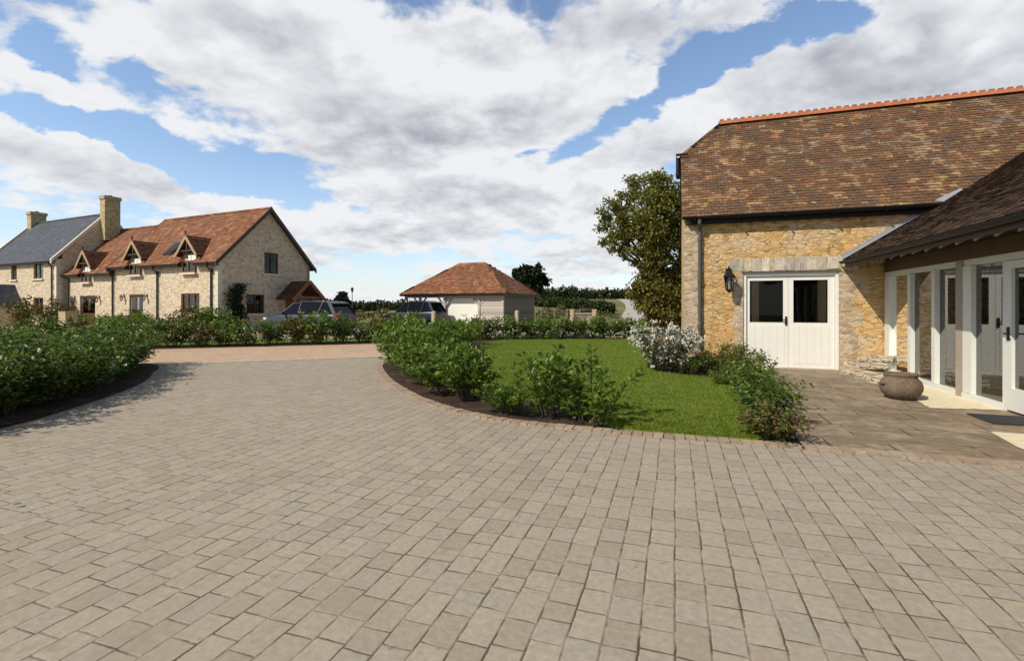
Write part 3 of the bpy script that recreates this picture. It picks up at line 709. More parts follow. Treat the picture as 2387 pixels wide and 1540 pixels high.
while y > 3.4: fr(y, y - 1.1, .0, .095, -.05); fr(y, y - 1.1, 2.065, 2.16); fr(y - 1.1 + .06, y - 1.1 - .06, .1, 2.06, -.05); y -= 1.11
wfo = wf.build('window_frame', M['offwhite'], ext)
gp = []
for (a, b) in ((12.22, 11.34), (11.23, 10.42), (10.31, 9.665), (9.24, 8.53), (7.275, 6.23), (6.10, 5.12), (5.0, 4.0)):
    gmb = MB(); gmb.add([(.03, yl(a), .09), (.03, yl(b), .09), (.03, yl(b), 2.07), (.03, yl(a), 2.07)], [(0, 1, 2, 3)]); gmb.build('pane', M['glassbig'], wfo)
d = MB(); d.box(-.01, .05, yl(8.535), yl(8.43), .10, 2.06); d.build('jamb', M['offwhite'], ext)
d = MB(); y0, y1 = yl(8.42), yl(7.405)
d.box(-.03, .045, y1, y1 + .11, .04, 2.055); d.box(-.03, .045, y0 - .11, y0, .04, 2.055); d.box(-.03, .045, y1 + .11, y0 - .11, 1.95, 2.055); d.box(-.03, .045, y1 + .11, y0 - .11, .04, .34)
do = d.build('door', M['offwhite'], ext)
d = MB(); d.add([(.01, y0 - .11, .34), (.01, y1 + .11, .34), (.01, y1 + .11, 1.95), (.01, y0 - .11, 1.95)], [(0, 1, 2, 3)]); d.build('pane', M['glassbig'], do)
d = MB(); d.box(-.045, -.03, y0 - .075, y0 - .035, .98, 1.16); d.tube([(-.03, y0 - .055, 1.07), (-.08, y0 - .055, 1.07), (-.08, y0 - .16, 1.07)], .011, 8); d.build('handle', M['black'], do)
fl = MB(); fl.box(.08, 3.4, END + .05, -.01, -.02, .045); fl.build('floor', M['floorwood'], ext)
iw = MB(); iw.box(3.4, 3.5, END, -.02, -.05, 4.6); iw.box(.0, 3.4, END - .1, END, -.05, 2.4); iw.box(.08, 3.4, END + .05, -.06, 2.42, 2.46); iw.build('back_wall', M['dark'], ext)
pl = MB(); pl.box(-.08, .0, yl(9.7), -.04, -.03, .0); pl.build('plinth', M['slab'], ext)

# ================================================================ COTTAGES (local x runs along the front, y goes back)
HROT = math.atan2(-.100, .995)
C0 = P(508, 712, 27.0); C0.z = 0
hx, hy = Vector((math.cos(HROT), math.sin(HROT), 0)), Vector((-math.sin(HROT), math.cos(HROT), 0))
def H(x, y, z=0.0): v = C0 + hx * x + hy * y; v.z = z; return v
DEP = 6.45; EAV, ESL, OV = 3.86, 1.02, .30
def cottage(name, label, x0, x1, dz, wins, door, dormers, verge_right):
    """front wall between x0 and x1 (cottage frame); everything parented to an Empty at its right front corner"""
    th = thing(name, label, 'house', H(x1, 0), HROT); L = x1 - x0
    top = EAV + dz + ESL * OV
    w = MB(); holes = []
    for (xc, z0, wd, hh) in wins: holes.append((xc - x1 - wd / 2 + L, z0, xc - x1 + wd / 2 + L, z0 + hh))
    xc, wd, hh = door; holes.append((xc - x1 - wd / 2 + L, 0.03, xc - x1 + wd / 2 + L, hh))
    out = [(0, 0), (L, 0), (L, top - .06)]
    for (xc, dw) in sorted(dormers, reverse=True):     # the wall runs up into each dormer
        c = xc - x1 + L; out += [(c + dw / 2, top - .06), (c + dw / 2, top + .38), (c - dw / 2, top + .38), (c - dw / 2, top - .06)]
    out.append((0, top - .06))
    w.wall(out, holes, (-L, 0, 0), X, Z, -Y, .35)
    rzz = EAV + dz + ESL * (DEP / 2 + OV)
    gout = [(.35, 0), (DEP, 0), (DEP, top - .06), (DEP / 2, rzz - .16), (.35, top + .28)]
    gh = [(2.95, 3.42, 3.95, 4.72), (1.75, .97, 2.95, 2.12)] if verge_right else []
    w.wall(gout, gh, (0, 0, 0), Y, Z, X, .33)
    w.wall([(.35, 0), (DEP, 0), (DEP, top - .06), (DEP / 2, rzz - .16), (.35, top + .28)], [], (-L, 0, 0), Y, Z, -X, .33)
    w.wall([(-L, 0), (0, 0), (0, top - .06), (-L, top - .06)], [], (0, DEP, 0), X, Z, Y, .3)
    w.build('wall', M['cot_stone'], th)
    rf = MB(); us = Vector((0, 1, ESL)).normalized(); Hs = (DEP / 2 + OV) * math.sqrt(1 + ESL ** 2)
    xa, xb = -L - .02, .28
    dcut = [(xc - x1, dw) for xc, dw in dormers]
    def ins(a, v):
        for c, dw in dcut:
            if abs(xa + a - c) < dw / 2 - .02 and v < .75: return False
        return True
    tile_slope(rf, (xa, -OV, EAV + dz), X, us, xb - xa, Hs, .26, .19, R0, ins, .021, .014, .007)
    tile_slope(rf, (xa, DEP + OV, EAV + dz), X, Vector((0, -1, ESL)).normalized(), xb - xa, Hs, .52, .38, R0, None, .03)
    ro = rf.build('roof', M['red_tiles'], th, fix=False)
    u_ = MB()
    zc = EAV + dz
    cuts = [xa] + [q for c, dw in sorted(dcut) for q in (c - dw / 2, c + dw / 2)] + [xb]
    zmid = zc + ESL * .62
    slab(u_, [(xa, -OV + .62, zmid), (xb, -OV + .62, zmid), (xb, DEP / 2, rzz), (xa, DEP / 2, rzz)], .09)
    for i in range(0, len(cuts), 2): slab(u_, [(cuts[i], -OV + .02, zc), (cuts[i + 1], -OV + .02, zc), (cuts[i + 1], -OV + .615, zmid), (cuts[i], -OV + .615, zmid)], .09)
    slab(u_, [(xa, DEP + OV, zc), (xb, DEP + OV, zc), (xb, DEP / 2, rzz), (xa, DEP / 2, rzz)], .09)
    u_.build('roof_deck', M['dark'], ro)
    rc = MB(); ridge_caps(rc, (xa, DEP / 2, rzz + .03), (xb, DEP / 2, rzz + .03), int((xb - xa) / .4), .13, .08); rc.build('ridge_tile', M['red_tiles'], ro)
    for s, xq in [(0, xb), (1, xb)] + ([(0, xa - .02), (1, xa - .02)] if verge_right else []):
        y0, y1 = (-OV - .02, DEP / 2) if s == 0 else (DEP + OV + .02, DEP / 2)
        bg_ = MB(); bg_.prism([(xq - .05, y0, zc - .22), (xq - .05, y0, zc + .05), (xq - .05, y1, rzz + .05), (xq - .05, y1, rzz - .22)], (.075, 0, 0))
        bg_.build('bargeboard', M['darkwood'], ro)
    gt = MB(); gl_ = sorted(dcut)
    gx = [xa + .02] + [q for c, dw in gl_ for q in (c - dw / 2 - .05, c + dw / 2 + .05)] + [xb - .08]
    for i in range(0, len(gx), 2):
        gutter(gt, (gx[i + 1], -OV - .05, zc - .01), (gx[i], -OV - .05, zc - .01), .07); gt.box(gx[i], gx[i + 1], -OV + .0, -OV + .03, zc - .16, zc - .03)
        gt.box(gx[i], gx[i + 1], -OV + .03, -.01, zc - .16, zc - .14)
    gt.build('gutter', M['gutter_brown'], th)
    for (xc, dw) in dormers: dormer(th, xc - x1, dw, zc, rzz)
    for (xc, z0, wd, hh) in wins:
        two = wd > 1.5
        pane_frame(th, 'window', (xc - x1 - wd / 2, 0, z0), X, -Y, wd, hh, M['brownwood'], (.33, .66) if two else (.5,), curt=min(1, wd * .7))
    if verge_right:
        pane_frame(th, 'window', (0, 2.95, 3.42), Y, X, 1.0, 1.30, M['darkwood'], (.5,), rails=(.75,), glass='doorpane')
        pane_frame(th, 'window', (0, 1.75, .97), Y, X, 1.2, 1.15, M['darkwood'], (.5,), glass='doorpane')
    return th
def dormer(th, c, dw, zc, rzz):
    top = zc + ESL * OV
    wz0, wz1 = zc - .52, zc + .36; yF = -.02
    fr_ = MB(); zr = zc + 1.62; ze = zc + .46; hw = dw / 2 + .34
    yr = (zr - zc) / ESL - OV; ye = (ze - zc) / ESL - OV
    sl = MB()
    for s in (-1, 1):
        up = Vector((-s * hw, 0, zr - ze)); Hh = up.length
        # slope polygon: front edge to where it dies into the main roof
        def ins(a, v, s=s): 
            fr_v = v / Hh; ylim = ye + (yr - ye) * fr_v
            return a < ylim + .24
        tile_slope(sl, (c + s * hw, -.22, ze), Y, up, yr + .24, Hh, .24, .17, R0, ins, .03, .02, .006)
        slab(sl, [(c + s * hw, -.20, ze), (c, -.20, zr), (c, yr, zr), (c + s * hw, ye, ze)], .06)
    do_ = sl.build('dormer', M['dorm_tiles'], th, fix=False)
    b = MB()
    for s in (-1, 1):
        b.prism([(c + s * (hw + .03), -.24, ze - .17), (c + s * (hw + .03), -.24, ze + .03), (c, -.24, zr + .04), (c, -.24, zr - .22)], (0, -.05, 0))
    b.build('bargeboard', M['barge'], do_)
    b = MB(); b.prism([(c - dw / 2 - .03, -.06, ze - .1), (c + dw / 2 + .03, -.06, ze - .1), (c, -.06, zr - .25)], (0, .08, 0)); b.beam((c, -.17, zr - .35), (c, -.17, ze + .15), .09, .09); b.beam((c - .62, -.17, ze + .28), (c + .62, -.17, ze + .28), .09, .09)
    b.beam((c, -.26, zr - .1), (c, -.26, zr + .28), .06, .06)
    b.build('gable_timber', M['darkwood'], do_)
    for s in (-1, 1):
        b = MB(); b.box(min(c + s * dw / 2, c + s * (dw / 2 + .08)), max(c + s * dw / 2, c + s * (dw / 2 + .08)), -.05, ye + .35, zc + .02, ze)
        b.build('cheek', M['brownwood'], do_)
    b = MB(); b.box(c - .02, c + .22, -.09, -.003, ze - .30, ze - .02); b.box(c + .27, c + dw / 2 + .04, -.09, -.003, ze - .30, ze - .02); b.box(c - .05, c + dw / 2 + .06, -.086, -.003, ze - .02, ze + .02); b.build('cream_squares', M['cream_board'], do_)  # two cream squares and a strip over the window's right half
    pane_frame(th, 'window', (c - dw / 2 + .06, -.10, wz0), X, -Y, dw - .12, wz1 - wz0 - .18, M['brownwood'], (.5,), back=-.02, curt=.9)

cotA = cottage('brick_tiled_cottage' if False else 'stone_cottage', 'pale stone cottage with an orange tiled roof, two gabled dormers and a shaded gable end', -10.3, 0.0, 0.0,
    [(-2.43, .97, 1.67, 1.18)], (-7.70, 1.45, 2.12), [(-2.43, 1.25), (-7.67, 1.25)], True)
cotB = cottage('stone_cottage', 'pale stone cottage with one gabled dormer, between the slate roofed house and its taller neighbour', -15.8, -10.32, -.34,
    [(-15.05, 1.05, .55, .85)], (-13.2, 1.85, 2.08), [(-13.25, 1.15)], False)
def plank_door(parent, name, x0, wd, hh, glz):
    d = MB(); d.box(x0, x0 + wd, .07, .13, .03, hh - .02)
    n = int(wd / .15); 
    for k in range(n): d.box(x0 + wd * k / n + .012, x0 + wd * (k + 1) / n - .012, .055, .072, .08, hh - .1 if k >= glz else hh * .42)
    o = d.build(name, M['brownwood'], parent)
    g = MB(); g.box(x0 + .08, x0 + wd * .48, .050, .066, hh * .46, hh - .16); g.box(x0 + wd * .54, x0 + wd - .08, .046, .062, hh * .46, hh - .16); g.build('pane', M['glass'], o)
    h = MB(); h.box(x0 + wd * .49, x0 + wd * .53, .03, .055, .95, 1.15); h.build('handle', M['black'], o)
    f = MB(); f.box(x0 - .02, x0 + wd + .02, .0, .15, hh - .06, hh + .04); f.build('lintel', M['darkwood'], o)
plank_door(cotA, 'door', -7.70 - .725, 1.45, 2.12, 20); plank_door(cotB, 'door', -13.2 + 10.32 - .925, 1.85, 2.08, 20)
# skylight, porch, pipes of the near cottage
us = Vector((0, 1, ESL)).normalized(); nn = Vector((0, -ESL, 1)).normalized()
c = Vector((-5.05, -OV, EAV)) + us * 1.45
s = MB(); s.obox(c + nn * .06, X * .42, us * .58, nn * .05); so = s.build('skylight', M['gutter_brown'], cotA); s = MB(); s.obox(c + nn * .115, X * .36, us * .52, nn * .008); s.build('pane', M['car_glass'], so)
for x in (-5.45, -10.15, -.5):
    dp = MB(); dp.tube([(x, -OV - .05, EAV - .06), (x, -OV - .05, EAV - .2), (x, -.07, EAV - .42), (x, -.07, .1)], .05, 8); dp.box(x - .09, x + .09, -.17, -.0, EAV - .52, EAV - .36)
    dp.build('downpipe', M['gutter_brown'], cotA)
dp = MB(); x = -15.45 + 10.32; dp.tube([(x, -OV - .05, EAV - .3), (x, -.07, EAV - .6), (x, -.07, .1)], .05, 8); dp.build('downpipe', M['gutter_brown'], cotB)
q_ = MB(); z = 0; k = 0
while z < 3.9:
    h = R0.uniform(.26, .36); h = min(h, 4.0 - z); a = .34 if k % 2 else .22; b = .22 if k % 2 else .34
    q_.box(-a, .012, -.012, b, z + .005, z + h - .005); z += h; k += 1
q_.build('quoin', M['pale_stone'], cotA)
pr = MB(); PY = 5.0; zr, ze, hw, pj = 3.02, 1.86, 1.25, 1.55
for s in (-1, 1):
    up = Vector((0, -s * hw, zr - ze)); tile_slope(pr, (0, PY + s * hw, ze), X, up, pj, up.length, .24, .17, R0, None, .03); slab(pr, [(0, PY + s * hw, ze), (pj, PY + s * hw, ze), (pj, PY, zr), (0, PY, zr)], .06)
po_ = pr.build('porch', M['dorm_tiles'], cotA, fix=False)
b = MB()
for s in (-1, 1):
    b.beam((pj + .03, PY + s * (hw + .04), ze - .06), (pj + .03, PY, zr - .04), .06, .2); b.beam((pj - .12, PY + s * (hw - .22), 0), (pj - .12, PY + s * (hw - .22), ze + .1), .14, .14)
    b.beam((.1, PY + s * (hw - .22), ze + .05), (pj, PY + s * (hw - .22), ze + .05), .12, .14); b.beam((pj - .12, PY + s * (hw - .22), ze - .5), (pj - .12, PY + s * .3, ze + .15), .08, .12)
    b.box(.02, pj - .2, PY + s * (hw - .22) - .05, PY + s * (hw - .22) + .05, 0, .85)
b.beam((pj - .12, PY - hw + .2, ze + .1), (pj - .12, PY + hw - .2, ze + .1), .12, .16)
b.build('porch_timber', M['brownwood'], po_)
b = MB(); b.box(.01, .06, PY - .5, PY + .5, .02, 2.02); b.build('porch_door', M['brownwood'], cotA)

# ---------------------------------------------------------------- slate house
SX, SY, SLN = -15.84, -.55, 10.7
sh = thing('slate_house', 'tall pale stone house under a blue grey slate roof with stone copings and two chimneys', 'house', H(SX, SY), HROT)
SE, SR, SHD = 4.5, 8.24, 3.0; ssl = (SR - SE) / (SHD + .2)
w = MB(); L = SLN
wn = [(-2.45, 3.32, 1.30, 1.1), (-5.95, 3.32, .85, 1.15), (-2.45, .78, 1.35, 1.22)]
w.wall([(0, 0), (L, 0), (L, SE + .15), (0, SE + .15)], [(x - wd / 2 + L, z, x + wd / 2 + L, z + hh) for x, z, wd, hh in wn], (-L, 0, 0), X, Z, -Y, .35)
for x, n_ in ((0, X), (-L, -X)): w.wall([(.35 if True else 0, 0), (2 * SHD, 0), (2 * SHD, SE + .15), (SHD, SR - .02), (.35, SE + .5)], [], (x, 0, 0), Y, Z, n_, .35)
w.wall([(-L + .35, 0), (-.35, 0), (-.35, SE + .15), (-L + .35, SE + .15)], [], (0, 2 * SHD, 0), X, Z, Y, .3)
w.build('wall', M['cot_stone'], sh)
rf = MB(); us = Vector((0, 1, ssl)).normalized(); Hs = (SHD + .2) * math.sqrt(1 + ssl ** 2)
tile_slope(rf, (-L + .12, -.2, SE), X, us, L - .24, Hs, .30, .22, R0, None, .012, .008, .002); tile_slope(rf, (-L + .12, 2 * SHD + .2, SE), X, Vector((0, -1, ssl)).normalized(), L - .24, Hs, .6, .44, R0, None, .012, .008)
ro = rf.build('roof', M['slate'], sh, fix=False)
u_ = MB(); slab(u_, [(-L + .1, -.19, SE), (-.1, -.19, SE), (-.1, SHD, SR), (-L + .1, SHD, SR)], .08); slab(u_, [(-L + .1, 2 * SHD + .19, SE), (-.1, 2 * SHD + .19, SE), (-.1, SHD, SR), (-L + .1, SHD, SR)], .08); u_.build('roof_deck', M['dark'], ro)
rc = MB(); ridge_caps(rc, (-L + .12, SHD, SR + .02), (-.12, SHD, SR + .02), 24, .11, .07); rc.build('ridge_tile', M['slate'], ro)
for x0, x1 in ((-.13, .05), (-L - .05, -L + .13)):
    cp = MB()
    for s in (-1, 1):
        y0 = SHD + s * (SHD + .3)
        cp.prism([(x0, y0, SE - .18), (x0, y0, SE + .10), (x0, SHD, SR + .17), (x0, SHD, SR - .1)], (x1 - x0, 0, 0))
    cp.build('coping', M['pale_stone'], sh)
def chimney(parent, xc, yc, z0, z1, wx, wy):
    c_ = MB(); c_.box(xc - wx / 2, xc + wx / 2, yc - wy / 2, yc + wy / 2, z0, z1 - .24); c_.box(xc - wx / 2 - .06, xc + wx / 2 + .06, yc - wy / 2 - .06, yc + wy / 2 + .06, z1 - .24, z1)
    o = c_.build('chimney', M['chim'], parent); c_ = MB(); c_.lathe([(.13, 0), (.12, .12), (.10, .12), (.10, 0)], 12, (xc, yc, z1 - .01)); c_.build('chimney_pot', M['pipe'], o)
M['chim'] = mat_rubble('chimney_stone', [(.36, .30, .17), (.46, .38, .22), (.50, .42, .26)], (.5, .43, .28), 3.2, 2.4, .5)
chimney(sh, .30, SHD, 6.2, 9.42, .62, .98); chimney(sh, -L + .35, SHD, SR - .6, 9.1, .62, .98)
g = MB(); gutter(g, (-.1, -.26, SE - .01), (-L + .1, -.26, SE - .01), .07); g.box(-L + .1, -.1, -.2, -.17, SE - .16, SE - .03); g.build('gutter', M['gutter_brown'], sh)
dp = MB(); dp.tube([(-.45, -.26, SE - .06), (-.45, -.26, SE - .2), (-.45, -.07, SE - .4), (-.45, -.07, .1)], .05, 8); dp.build('downpipe', M['gutter_brown'], sh)
q_ = MB(); z = 0; k = 0
while z < 4.5:
    h = R0.uniform(.26, .36); h = min(h, 4.55 - z); a = .36 if k % 2 else .24; b = .24 if k % 2 else .36
    q_.box(-a, .012, -.012, b, z + .005, z + h - .005); z += h; k += 1
q_.build('quoin', M['pale_stone'], sh)
for x, z, wd, hh in wn: pane_frame(sh, 'window', (x - wd / 2, 0, z), X, -Y, wd, hh, M['offwhite'] if False else M['boards_dark'], (.5,), fw=.06, curt=.8)
pr = MB(); PX = -5.8; zr, ze, hw, pj = 2.97, 1.40, 1.28, 1.9
for s in (-1, 1):
    up = Vector((-s * hw, 0, zr - ze)); tile_slope(pr, (PX + s * hw, -pj, ze), Y, up, pj, up.length, .3, .22, R0, None, .012, .008); slab(pr, [(PX + s * hw, -pj, ze), (PX + s * hw, 0, ze), (PX, 0, zr), (PX, -pj, zr)], .06)
po_ = pr.build('porch', M['slate'], sh, fix=False)
b = MB(); b.box(PX - hw + .15, PX - hw + .4, -pj + .15, -.01, 0, ze + .1); b.box(PX + hw - .4, PX + hw - .15, -pj + .15, -.01, 0, ze + .1); b.wall([(PX - hw + .4, 0), (PX + hw - .4, 0), (PX + hw - .4, ze + .3), (PX, zr - .12), (PX - hw + .4, ze + .3)], [(PX - .5, .02, PX + .5, 2.0)], (0, -pj + .15, 0), X, Z, -Y, .25); b.build('porch_wall', M['cot_stone'], po_)

# ================================================================ CARPORT
CP0 = P(1178, 712, 33.0); CP0.z = 0
cpt = thing('carport', 'open fronted timber carport with a hipped orange tile roof and weathered board walls', 'carport', CP0, HROT)
CL, CD, CE, CR = 8.8, 6.5, 2.30, 4.72; half = CD / 2; csl = (CR - CE) / half
rf = MB(); Hs = half * math.sqrt(1 + csl ** 2)
tile_slope(rf, (-CL, 0, CE), X, (0, 1, csl), CL, Hs, .26, .19, R0, lambda a, v: v / Hs * half - .05 < a < CL - v / Hs * half + .05, .03, .02, .008)
tile_slope(rf, (-CL, CD, CE), X, (0, -1, csl), CL, Hs, .52, .38, R0, lambda a, v: v / Hs * half - .05 < a < CL - v / Hs * half + .05, .03)
tile_slope(rf, (0, 0, CE), Y, (-1, 0, csl), CD, Hs, .26, .19, R0, lambda a, v: v / Hs * half - .05 < a < CD - v / Hs * half + .05, .03, .02, .008)
tile_slope(rf, (-CL, 0, CE), Y, (1, 0, csl), CD, Hs, .26, .19, R0, lambda a, v: v / Hs * half - .05 < a < CD - v / Hs * half + .05, .03, .02, .008)
ro = rf.build('roof', M['red_tiles'], cpt, fix=False)
a, b, c, d = (-CL, 0, CE), (0, 0, CE), (0, CD, CE), (-CL, CD, CE); r1, r2 = (-CL + half, half, CR), (-half, half, CR)
u_ = MB(); slab(u_, [a, b, r2, r1], .08); slab(u_, [d, c, r2, r1], .08); slab(u_, [b, c, r2], .08); slab(u_, [a, d, r1], .08); u_.build('roof_deck', M['dark'], ro)
rc = MB(); ridge_caps(rc, Vector(r1) + Z * .03, Vector(r2) + Z * .03, 6, .12, .08)
for p_, q2_ in ((a, r1), (d, r1), (b, r2), (c, r2)): ridge_caps(rc, Vector(p_) + Z * .03, Vector(q2_) + Z * .03, 12, .10, .06)
rc.build('hip_tile', M['red_tiles'], ro)
g = MB(); gutter(g, (0, -.06, CE - .02), (-CL, -.06, CE - .02), .07); gutter(g, (.06, CD, CE - .02), (.06, 0, CE - .02), .07); g.box(-CL, 0, .0, .03, CE - .16, CE - .03); g.box(-.03, 0, .03, CD, CE - .16, CE - .03); g.build('gutter', M['gutter_brown'], cpt)
IN = .35
b = MB()
for x in (-CL + IN, -7.2, -5.05, -2.2, -IN): b.box(x - .08, x + .08, IN - .08, IN + .08, .0, 2.02)
b.box(-CL + IN - .1, -IN + .1, IN - .09, IN + .09, 2.02, 2.22)
for x in (-7.2, -5.05, -2.2):
    for s in (-1, 1): b.beam((x + s * .06, IN, 1.45), (x + s * .55, IN, 2.04), .09, .10)
b.build('frame', M['boards'], cpt)
b = MB(); b.box(-5.15 + .19, -2.29, IN + .12, IN + .17, .05, 2.0); b.build('cream_door', M['cream_board'], cpt)
b = MB(); b.box(-2.11, -IN - .09, IN - .02, IN + .04, .05, 2.01); b.build('board_wall', M['boards'], cpt)
b = MB(); b.box(-IN - .03, -IN + .03, IN + .09, CD - IN, .05, 2.2); b.build('board_wall', M['boards_dark'], cpt)  # darker copy of the front boards, shade put into its colour
b = MB(); b.box(-CL + IN, -IN - .05, CD - IN, CD - IN + .05, .05, 2.2); b.box(-5.05 - .03, -5.05 + .03, IN + .2, CD - IN - .02, .05, 2.2); b.build('back_wall', M['darkwood'], cpt)

# ================================================================ GROUND
def smooth(a, b, x):
    k = min(1, max(0, (x - a) / (b - a))); return k * k * (3 - 2 * k)
def terr(x, y):
    """flat round the yard, then a gentle rise of the fields to the north"""
    d = x * FW.x + y * FW.y; r = x * RT.x + y * RT.y
    side = smooth(-0.32, 0.02, r / max(d, 1))
    return -0.06 + smooth(42, 125, d) * (0.35 + 2.7 * side) + smooth(125, 600, d) * 4.0 + mnoise.noise(Vector((x * .03, y * .03, 0))) * .25 * smooth(45, 80, d)
gm = MB(); NX, NY = 90, 90
xs = [-900 + 1800 * i / NX for i in range(NX + 1)]; xs = [math.copysign(abs(v / 900) ** 2.2 * 900, v) for v in xs]
ys = [-60 + (1360 * (j / NY) ** 2.2) for j in range(NY + 1)]
gm.add([(x, y, terr(x, y)) for y in ys for x in xs], [(j * (NX + 1) + i, j * (NX + 1) + i + 1, (j + 1) * (NX + 1) + i + 1, (j + 1) * (NX + 1) + i) for j in range(NY) for i in range(NX)])
struct(gm.build('ground', M['field'], smooth=True))

def sheet(name, pts, z, mat, edge=0.0, kind='structure'):
    """a flat sheet (with a skirt when it stands proud of what is round it)"""
    tris = tessellate_polygon([[Vector((p[0], p[1], 0)) for p in pts]]); m = MB(); n = len(pts)
    v = [(p[0], p[1], z) for p in pts]; f = [tuple(t_) for t_ in tris]
    if edge:
        v += [(p[0], p[1], z - edge) for p in pts]; f += [(i, (i + 1) % n, n + (i + 1) % n, n + i) for i in range(n)]
    m.add(v, f); o = m.build(name, mat)
    return struct(o, kind)
def smooth_line(pts, n=8):
    pts = [Vector((p[0], p[1], 0)) for p in pts]; out = []
    for i in range(len(pts) - 1):
        p0, p1, p2, p3 = pts[max(i - 1, 0)], pts[i], pts[i + 1], pts[min(i + 2, len(pts) - 1)]
        for k in range(n):
            s = k / n
            out.append(0.5 * ((2 * p1) + (p2 - p0) * s + (2 * p0 - 5 * p1 + 4 * p2 - p3) * s * s + (3 * p1 - p0 - 3 * p2 + p3) * s ** 3))
    out.append(pts[-1]); return out
LA, LB = Vector((-12.3, 8.35, 0)), Vector((-7.75, 11.9, 0))       # near edge of the lane
ld = (LB - LA).normalized(); lnn = Vector((-ld.y, ld.x, 0))
# sett-paved drive
sheet('drive', [(-30, -14), (14, -14), (14, 5.5), (4.5, 5.62), (1.2, 5.58), (1.2, 14), (-5, 14), tuple(LB + ld * 2)[:2], tuple(LA - ld * 22)[:2]], 0.0, M['setts'])
W_L = 4.9
sheet('lane', [tuple(p)[:2] for p in (LA - ld * 24, LB + ld * 16, LB + ld * 16 + lnn * W_L, LA - ld * 24 + lnn * W_L)], 0.006, M['lanesett'])
sheet('yard', [tuple(p)[:2] for p in (H(-30, -5.0), H(8, -5.0), H(22, 3), H(26, 8), H(22, 10), H(8, 9), H(0.0, 6), H(0, .2), H(-30, .2))], -0.03, M['lane'])
# edging stones between drive and lane
e = MB(); k = 0
while k * .21 < 34:
    p = LA - ld * 12 + ld * (k * .21); e.obox(p + Z * .004 - lnn * .06, ld * .10, lnn * .055, Z * .012, .003, R0); k += 1
struct(e.build('edging', M['edge_line']))
# patio
sheet('patio', [(1.22, 5.66), (4.6, 5.72), (4.6, 12.55), (1.0, 12.55), (1.3, 10.0)], 0.010, M['flags'])
sheet('patio_return', [(4.35, -9), (14, -9), (14, 5.7), (4.35, 5.7)], 0.005, M['flags'])
# right-hand bed and lawn
curve = smooth_line([(-7.5, 17.6), (-7.55, 14.2), (-7.35, 12.2), (-7.0, 10.4), (-5.65, 8.5), (-4.35, 7.12), (-3.4, 6.34), (-2.63, 5.9), (-2.0, 5.68), (-1.3, 5.60), (-.57, 5.58), (.11, 5.57), (1.22, 5.6)], 7)
def offset(line, d):
    out = []
    for i, p in enumerate(line):
        t_ = (line[min(i + 1, len(line) - 1)] - line[max(i - 1, 0)]).normalized(); out.append(p + Vector((-t_.y, t_.x, 0)) * d)
    return out
inner = offset(curve, .11)
back = [(-7.5, 17.6), (-8.2, 19.3), (-1.2, 22.4), (-.4, 18), (0.2, 12.7), (.3, 12.48), (1.3, 12.48), (1.5, 10.0), (1.32, 7.3), (1.24, 5.7)]
sheet('bed_soil', [tuple(p)[:2] for p in inner] + list(reversed(back[1:])), 0.018, M['soil'], .05)
lawn_edge = smooth_line([(-6.9, 17.2), (-6.5, 14), (-6.2, 12.0), (-5.2, 9.9), (-4.0, 8.4), (-2.9, 7.5), (-1.8, 6.85), (-1.15, 6.25), (-.75, 5.80), (-.45, 5.70)], 6)
lawn = [tuple(p)[:2] for p in lawn_edge] + [(.2, 5.695), (.83, 5.71), (.98, 5.85), (1.0, 7.2), (1.0, 8.8), (.9, 9.9), (.55, 10.35), (.1, 10.5), (-.35, 10.9), (-.6, 11.5), (-.62, 12.2), (-.45, 13.5), (-.9, 18.0), (-1.5, 21.2), (-4, 20.3), (-6.7, 19.0)]
lawn_poly = lawn
sheet('lawn', lawn, 0.042, M['lawn'], .06)
# brick edging laid on the curve
bk = MB(); L_ = offset(curve, .055); acc = 0.0; seg = []
for i in range(len(L_) - 1):
    a, b = L_[i], L_[i + 1]; dl_ = (b - a).length; tdir = (b - a).normalized()
    while acc < dl_:
        seg.append((a + tdir * acc, tdir)); acc += .112
    acc -= dl_
for p, td in seg:
    nd = Vector((-td.y, td.x, 0)); bk.obox(p + Z * (.006 + R0.uniform(-.003, .004)), td * .052, nd * .075, Z * .017, .003, R0)
for i in range(31): bk.obox((1.30 + i * .105, 5.64, .004 + R0.uniform(-.003, .003)), X * .049, Y * .09, Z * .016, .003, R0)
struct(bk.build('brick_edging', M['brick']))
# left bed
lc = smooth_line([(-7.2, -2.5), (-7.3, 1.2), (-7.5, 3.3), (-8.0, 4.4), (-9.0, 5.85), (-9.9, 6.8), (-10.75, 7.5), (-11.5, 8.15), (-12.3, 8.45), (-13.2, 7.9), (-18, 4.2)], 6)
sheet('bed_soil', [tuple(p)[:2] for p in lc] + [(-24, -.6), (-24, -2.5)], 0.03, M['soil'], .05)
sheet('lawn', [(-8.6, -2), (-8.7, 2.6), (-9.7, 4.4), (-11.4, 6.0), (-13, 6.1), (-20, 1), (-20, -2)], .045, M['lawn'], .04)
# verge and bed behind the lane
B0 = LA - ld * 16 + lnn * (W_L + .02); B1 = LB + ld * 10 + lnn * (W_L + .02)
sheet('bed_soil', [tuple(p)[:2] for p in (B0, B1, B1 + lnn * 1.5, B0 + lnn * 1.5)], .03, M['soil'], .05)
sheet('verge', [tuple(p)[:2] for p in (B0 + lnn * 1.2, B1 + lnn * 1.2, B1 + ld * 9 + lnn * 4.2, B0 + lnn * 2.6)], .04, M['lawn'], .06)
